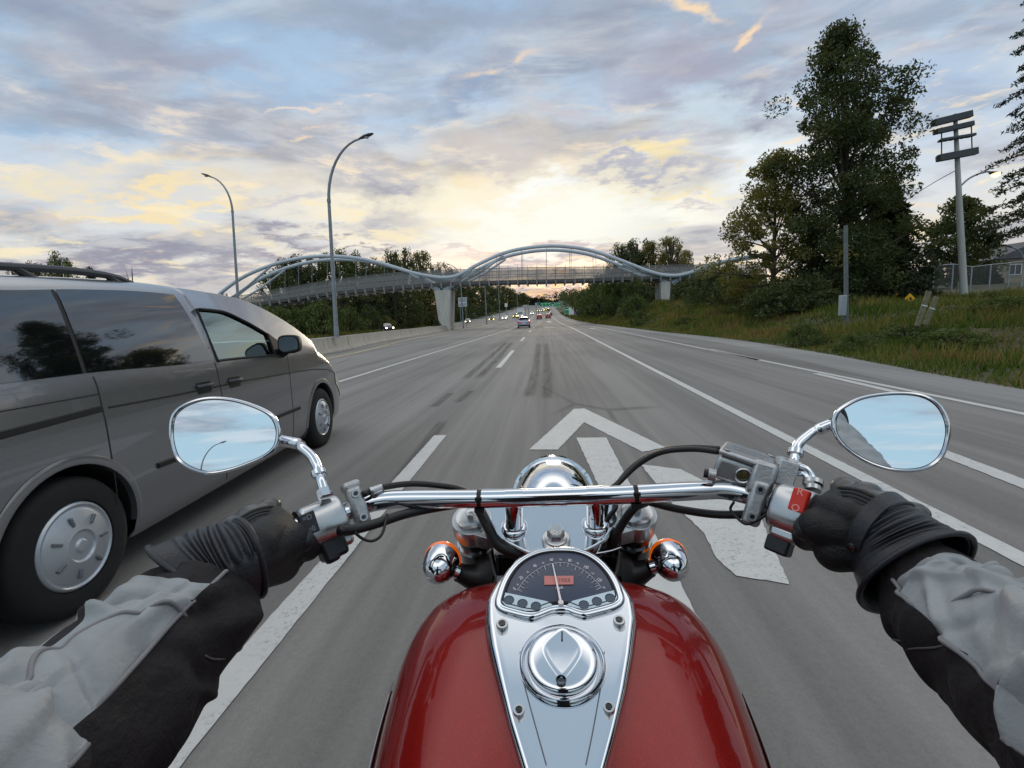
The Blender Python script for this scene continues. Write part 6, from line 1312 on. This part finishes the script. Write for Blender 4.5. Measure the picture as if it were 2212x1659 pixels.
ARM = {-1: [(548, 1200, .528, .036), (518, 1214, .518, .036), (470, 1258, .505, .042), (432, 1312, .480, .0540), (315, 1432, .415, .058), (200, 1540, .36, .062), (55, 1665, .315, .068), (-120, 1800, .275, .074)],
       1: [(1894, 1142, .533, .036), (1920, 1164, .520, .036), (1978, 1240, .495, .040), (2058, 1312, .457, .051), (2148, 1384, .415, .060), (2262, 1464, .37, .066), (2410, 1560, .32, .072), (2580, 1680, .28, .076)]}
GAU = {-1: [(536, 1203, .524), (510, 1214, .515), (478, 1230, .508), (436, 1256, .498)], 1: [(1898, 1146, .530), (1920, 1166, .520), (1944, 1196, .510), (1978, 1242, .494)]}
SH = {-1: Vector((-.21, -.20, 1.40)), 1: Vector((.22, -.20, 1.40))}
for s_ in (-1, 1):
    c_, d_ = on_bar(550 if s_ < 0 else 1872); g = d_*s_                                 # outward along the grip
    A = [U(x, y, d=d) for x, y, d, r in ARM[s_]]; wrist = A[1]
    fwd = Vector((0, 1, .05)); fwd = unit(fwd-g*fwd.dot(g)); up = g.cross(fwd)*(1 if g.cross(fwd).z > 0 else -1)
    # --- glove: palm, four fingers curled round the grip, thumb below
    mb = MB(); kn = []
    offs = [-.036, -.013, .011, .034]; lens = [1.0, 1.08, 1.02, .88]
    for i, (o_, L) in enumerate(zip(offs, lens)):
        k = c_+g*o_+fwd*(.020+.006*L-.004*i)+up*(.030-.003*abs(i-1)); kn.append(k)
        p1 = c_+g*(o_*1.02)+fwd*.040*L+up*.008; p2 = c_+g*(o_*1.02)+fwd*.030*L-up*.022; p3 = c_+g*(o_*1.0)+fwd*.004-up*.034; p4 = c_+g*(o_*.98)-fwd*.016-up*.028
        capsule(mb, [k, p1, p2, p3, p4], [.0135, .0124, .0118, .0114, .0106])
        capsule(mb, [wrist+g*(o_*.45)+up*.006, c_+g*(o_*.85)-fwd*.022+up*.026, k], [.025, .017, .0138])
    inner = -g
    capsule(mb, [wrist+inner*.012-up*.004, c_-fwd*.038+inner*.034+up*.008, c_-fwd*.022+inner*.052-up*.016, c_+fwd*.004+inner*.060-up*.028], [.026, .021, .0172, .0135])
    capsule(mb, [wrist+inner*.006-up*.01, c_-fwd*.032+inner*.016-up*.016], [.026, .023]); capsule(mb, [wrist-up*.008, c_-fwd*.030-inner*.022-up*.014], [.026, .022])
    capsule(mb, [A[0].lerp(wrist, .7), wrist, A[2]], [.030, .034, .040])
    glove = fuse(mb, 'glove', M_GLOVE, rider, .0024, 3)
    # knuckle guard: padded humps over the knuckles
    mb = MB(); 
    for k in kn: sphere(mb, k+up*.0105+fwd*.003, .0160, (1, 1.1, .66), Matrix((unit(g), fwd, up)).transposed(), 10)
    capsule(mb, [kn[0]+up*.004-fwd*.006, kn[1]+up*.007-fwd*.008, kn[2]+up*.007-fwd*.008, kn[3]+up*.004-fwd*.006], .0125); ku = fuse(mb, 'knuckle_guard', M_KNUCK, glove, .0026, 3)
    mb = MB(); 
    for j in range(4):
        h = -.014-.0065*j; ps = smooth_path([kn[0]+fwd*h+up*(.0145-.0035*j-.001), kn[1]+fwd*(h-.004)+up*(.0165-.002*j), kn[2]+fwd*(h-.004)+up*(.0165-.002*j), kn[3]+fwd*h+up*(.0135-.0035*j-.001)], 5); mb.tube(ps, .0030, 8)
    mb.build('stretch_rib', M_GLOVE, glove, smooth=180)
    # thumb pad patch
    mb = MB(); sphere(mb, c_-fwd*.036+inner*.044+up*.002, .0195, (.8, 1.1, .8), Matrix((unit(g), fwd, up)).transposed(), 10); fuse(mb, 'thumb_patch', M_LEATH, glove, .003, 3)
    # gauntlet cuff with raised ribs across the top, flaring to an open end
    ax = unit(A[2]-A[0]); ctr_pts = [U(x, y, d=d) for x, y, d in GAU[s_]]; path = smooth_path(ctr_pts, 30); n = len(path)
    rad = np.interp(np.linspace(0, 1, n), [0, .12, .5, .8, 1], [.0395, .040, .044, .048, .052] if s_ < 0 else [.0395, .040, .045, .050, .055])
    rows = []; rin = []
    camv = CAMV(A[2]); 
    for i, p in enumerate(path):
        dd = unit(path[min(i+1, n-1)]-path[max(i-1, 0)]); e1 = unit(camv-dd*camv.dot(dd)); e2 = dd.cross(e1); e2 = e2 if e2.dot(Vector((s_, 0, .6))) > 0 else -e2; u = i/(n-1); row = []; ri = []
        for k in range(72):
            a = 2*math.pi*k/72; top = max(0, math.cos(a))
            rib = .0024*math.sin(u*2*math.pi*9.5)*max(0, math.cos((a-(.35 if s_ < 0 else -.35))*.8))**1.2*(1 if .14 < u < .80 and abs(((a+math.pi) % (2*math.pi))-math.pi) < 1.5 else 0)
            slant = ((.002 if s_ < 0 else -.010)*math.cos(a)+(.022 if s_ < 0 else -.010)*math.sin(a))*u*u                                       # the open end is cut on the slant
            r = rad[i]*(1+.03*math.sin(3*a+u*4))+rib; q_ = p+dd*slant+(e1*math.cos(a)*.92+e2*math.sin(a)*1.06)*r; row.append(q_); ri.append(p+dd*slant+(e1*math.cos(a)*.92+e2*math.sin(a)*1.06)*(rad[i]*(1+.03*math.sin(3*a+u*4))-.0035))
        rows.append(row); rin.append(ri)
    mb = MB(); mb.grid(rows+rin[::-1], close=True); cuff = mb.build('gauntlet_cuff', M_LEATH, glove, smooth=180)
    mb = MB(); mb.tube(rows[-1]+[rows[-1][0]], .0030, 8, cap=False); mb.tube(rows[1]+[rows[1][0]], .0034, 8, cap=False); mb.build('cuff_binding', M_LEATH, cuff, smooth=180)
    # wrist strap with a stud
    if s_ > 0:
        st = []; w0 = A[0].lerp(A[1], .45); dd = unit(A[1]-A[0]); e1 = unit(camv-dd*camv.dot(dd)); e2 = dd.cross(e1)
        arc_ = [[w0+dd*(t_+.010*math.sin(a*1.0))+(e1*math.cos(a)+e2*math.sin(a))*(.0405+(0 if j in (0, 3) else .0025)) for j, t_ in enumerate((-.009, -.008, .008, .009))] for a in np.linspace(-1.5, .9, 24)]
        mb = MB(); mb.grid(arc_); strap = mb.build('wrist_strap', M_LEATH, glove, smooth=50)
        pe = arc_[22][1].lerp(arc_[22][2], .5) if (Vector(arc_[22][1])-U(1833, 1172, d=.55)).length < (Vector(arc_[1][1])-U(1833, 1172, d=.55)).length else arc_[1][1].lerp(arc_[1][2], .5)
        mb = MB(); mb.lathe(pe, unit(pe-w0), [(0, .0052), (.002, .005), (.0032, .003), (.0034, .0001)], 18); mb.build('stud', M_DKCHR, strap, smooth=50)
    # --- jacket sleeve
    full = A[2:]+[A[-1].lerp(SH[s_], .35)+Vector((s_*.03, -.02, 0)), A[-1].lerp(SH[s_], .72), SH[s_]]
    rr_ = [r for *_, r in ARM[s_]][2:]+[.082, .086, .088]; rr_[0] = .040
    path = smooth_path(full, 22); n = len(path); rad = np.interp(np.linspace(0, len(full)-1, n), range(len(full)), rr_)
    L = [0]
    for a, b_ in zip(path, path[1:]): L.append(L[-1]+(b_-a).length)
    rg = np.random.default_rng(11+s_); folds = []
    for k in range(95): folds.append((rg.uniform(.02, .60), rg.uniform(-math.pi, math.pi), rg.choice([-1, 1])*rg.uniform(.25, 1.25), rg.uniform(.025, .075), rg.uniform(.0045, .011), rg.uniform(.4, 1.0)*(.0125 if rg.random() < .6 else -.0105)))
    def surf(i, a):
        p = path[i]; dd = unit(path[min(i+1, n-1)]-path[max(i-1, 0)]); cv = Vector((-s_*.35, -.30, .9)); e1 = unit(cv-dd*cv.dot(dd)); e2 = dd.cross(e1); out = Vector((s_, 0, .6)); e2 = e2 if e2.dot(out) > 0 else -e2
        r = rad[i]; h = 0
        for (s0, a0, th, ln, w, am) in folds:
            da = ((a-a0+math.pi) % (2*math.pi)-math.pi)*r; ds = L[i]-s0; u = ds*math.sin(th)+da*math.cos(th); v = ds*math.cos(th)-da*math.sin(th); h += am*math.exp(-(u/ln)**2-(v/w)**2)
        h += .0026*math.sin(L[i]*70+2.2*math.sin(a*2+L[i]*9))+.0042*abs(math.sin(L[i]*26+a*1.7+1.3*math.sin(a*3)))-.002
        return p+(e1*math.cos(a)+e2*math.sin(a))*(r+max(-.010, h)*min(1, L[i]/.03)*(1 if L[i] < .18 else max(.6, 1-(L[i]-.18)*4)))
    NA = 150; mb = MB(); rows = [[surf(i, 2*math.pi*k/NA) for k in range(NA)] for i in range(n)]
    vs = [p for r in rows for p in r]; base_ = 0; mb.v = [tuple(p) for p in vs]
    for i in range(n-1):
        for k in range(NA):
            a = 2*math.pi*(k+.5)/NA; a = a if a < math.pi else a-2*math.pi; Ls = L[i]
            lo = (-.6 if s_ < 0 else -1.08)+.25*math.sin(Ls*9+1); grey = a > lo and Ls > (.052 if s_ < 0 else .02)
            mi = 0 if grey else 1
            if grey and s_ < 0 and 0.75 < a < 1.02 and .10 < Ls < .30: mi = 1
            mb.f.append((i*NA+k, i*NA+(k+1) % NA, (i+1)*NA+(k+1) % NA, (i+1)*NA+k)); mb.m.append(mi)
    sl = mb.build('jacket_sleeve', [M_JGREY, M_JBLK], rider, smooth=180)
    pip = [surf(i, (-.6 if s_ < 0 else -1.08)+.25*math.sin(L[i]*9+1)) for i in range(2, n, 2) if .014 < L[i] < .34]; mb = MB(); mb.tube(pip, .0019, 8); mb.build('piping', M_PIPE, sl, smooth=180)
    ii = [i for i in range(n) if .10 < L[i] < .215]
    sm = [surf(i, -.48+.9*math.sin(math.pi*(L[i]-.10)/.13)) for i in ii]; mb = MB(); mb.tube(sm, .0018, 8); mb.build('seam', M_PIPE, sl, smooth=180)
    ii = [i for i in range(n) if .02 < L[i] < .11]
    mb = MB(); mb.tube([surf(i, -1.0-1.2*(1-(L[i]-.02)/.09)) for i in ii], .0010, 6); mb.build('stitching', M_STITCH, sl, smooth=180)
    # velcro adjuster tab on the black under-sleeve
    i0 = min(range(n), key=lambda i: abs(L[i]-.245)); rows = []
    for i in range(i0, i0+9): rows.append([surf(i, -1.0-a)+unit(surf(i, -1.0-a)-path[i])*.004 for a in np.linspace(0, .55, 8)])
    mb = MB(); mb.grid(rows); mb.build('adjuster_tab', M_JBLK, sl, smooth=180)
# torso, head and legs: behind and below the camera, seen only from the side or in the mirrors
mb = MB(); capsule(mb, [(0, -.34, .92), (0, -.31, 1.12), (0, -.27, 1.34)], [.165, .160, .150]); capsule(mb, [SH[-1], (0, -.25, 1.43), SH[1]], [.095, .10, .095]); capsule(mb, [(0, -.24, 1.42), (0, -.20, 1.56)], [.075, .065])
for s_ in (-1, 1): sphere(mb, SH[s_], .100)
sphere(mb, (0, -.33, 1.25), .16, (1.15, .85, 1.4)); fuse(mb, 'jacket', M_JBLK, rider, .012, 6)
mb = MB(); sphere(mb, (0, -.175, 1.70), .125, (.95, 1.12, 1.15)); capsule(mb, [(-.05, -.09, 1.62), (.05, -.09, 1.62)], .055); helmet = fuse(mb, 'helmet', mat('helmet_black', (18, 18, 20), .2, coat=1.0), rider, .008, 5)
mb = MB(); mb.grid([[Vector((.118*math.sin(a)*k, -.185+.142*math.cos(a)*k, z)) for a in np.linspace(-1.15, 1.15, 20)] for z, k in ((1.665, 1.0), (1.70, 1.02), (1.735, 1.0), (1.765, .95))]); mb.build('visor', mat('visor', (30, 34, 40), .05, spec=.9), helmet, smooth=180)
mb = MB(); capsule(mb, [(0, -.33, .90), (0, -.30, .86)], [.165, .16])
for s_ in (-1, 1): capsule(mb, [(s_*.09, -.28, .86), (s_*.27, .16, .74), (s_*.29, .36, .42)], [.095, .075, .06])
fuse(mb, 'trousers', mat('trouser_denim', (34, 36, 44), .85, bump=.2, bscale=300), rider, .011, 6)
for s_ in (-1, 1): mb = MB(); capsule(mb, [(s_*.29, .35, .45), (s_*.295, .42, .30)], [.062, .056]); capsule(mb, [(s_*.295, .40, .30), (s_*.30, .58, .32)], [.052, .042]); fuse(mb, 'boot', M_LEATH, rider, .008, 4)
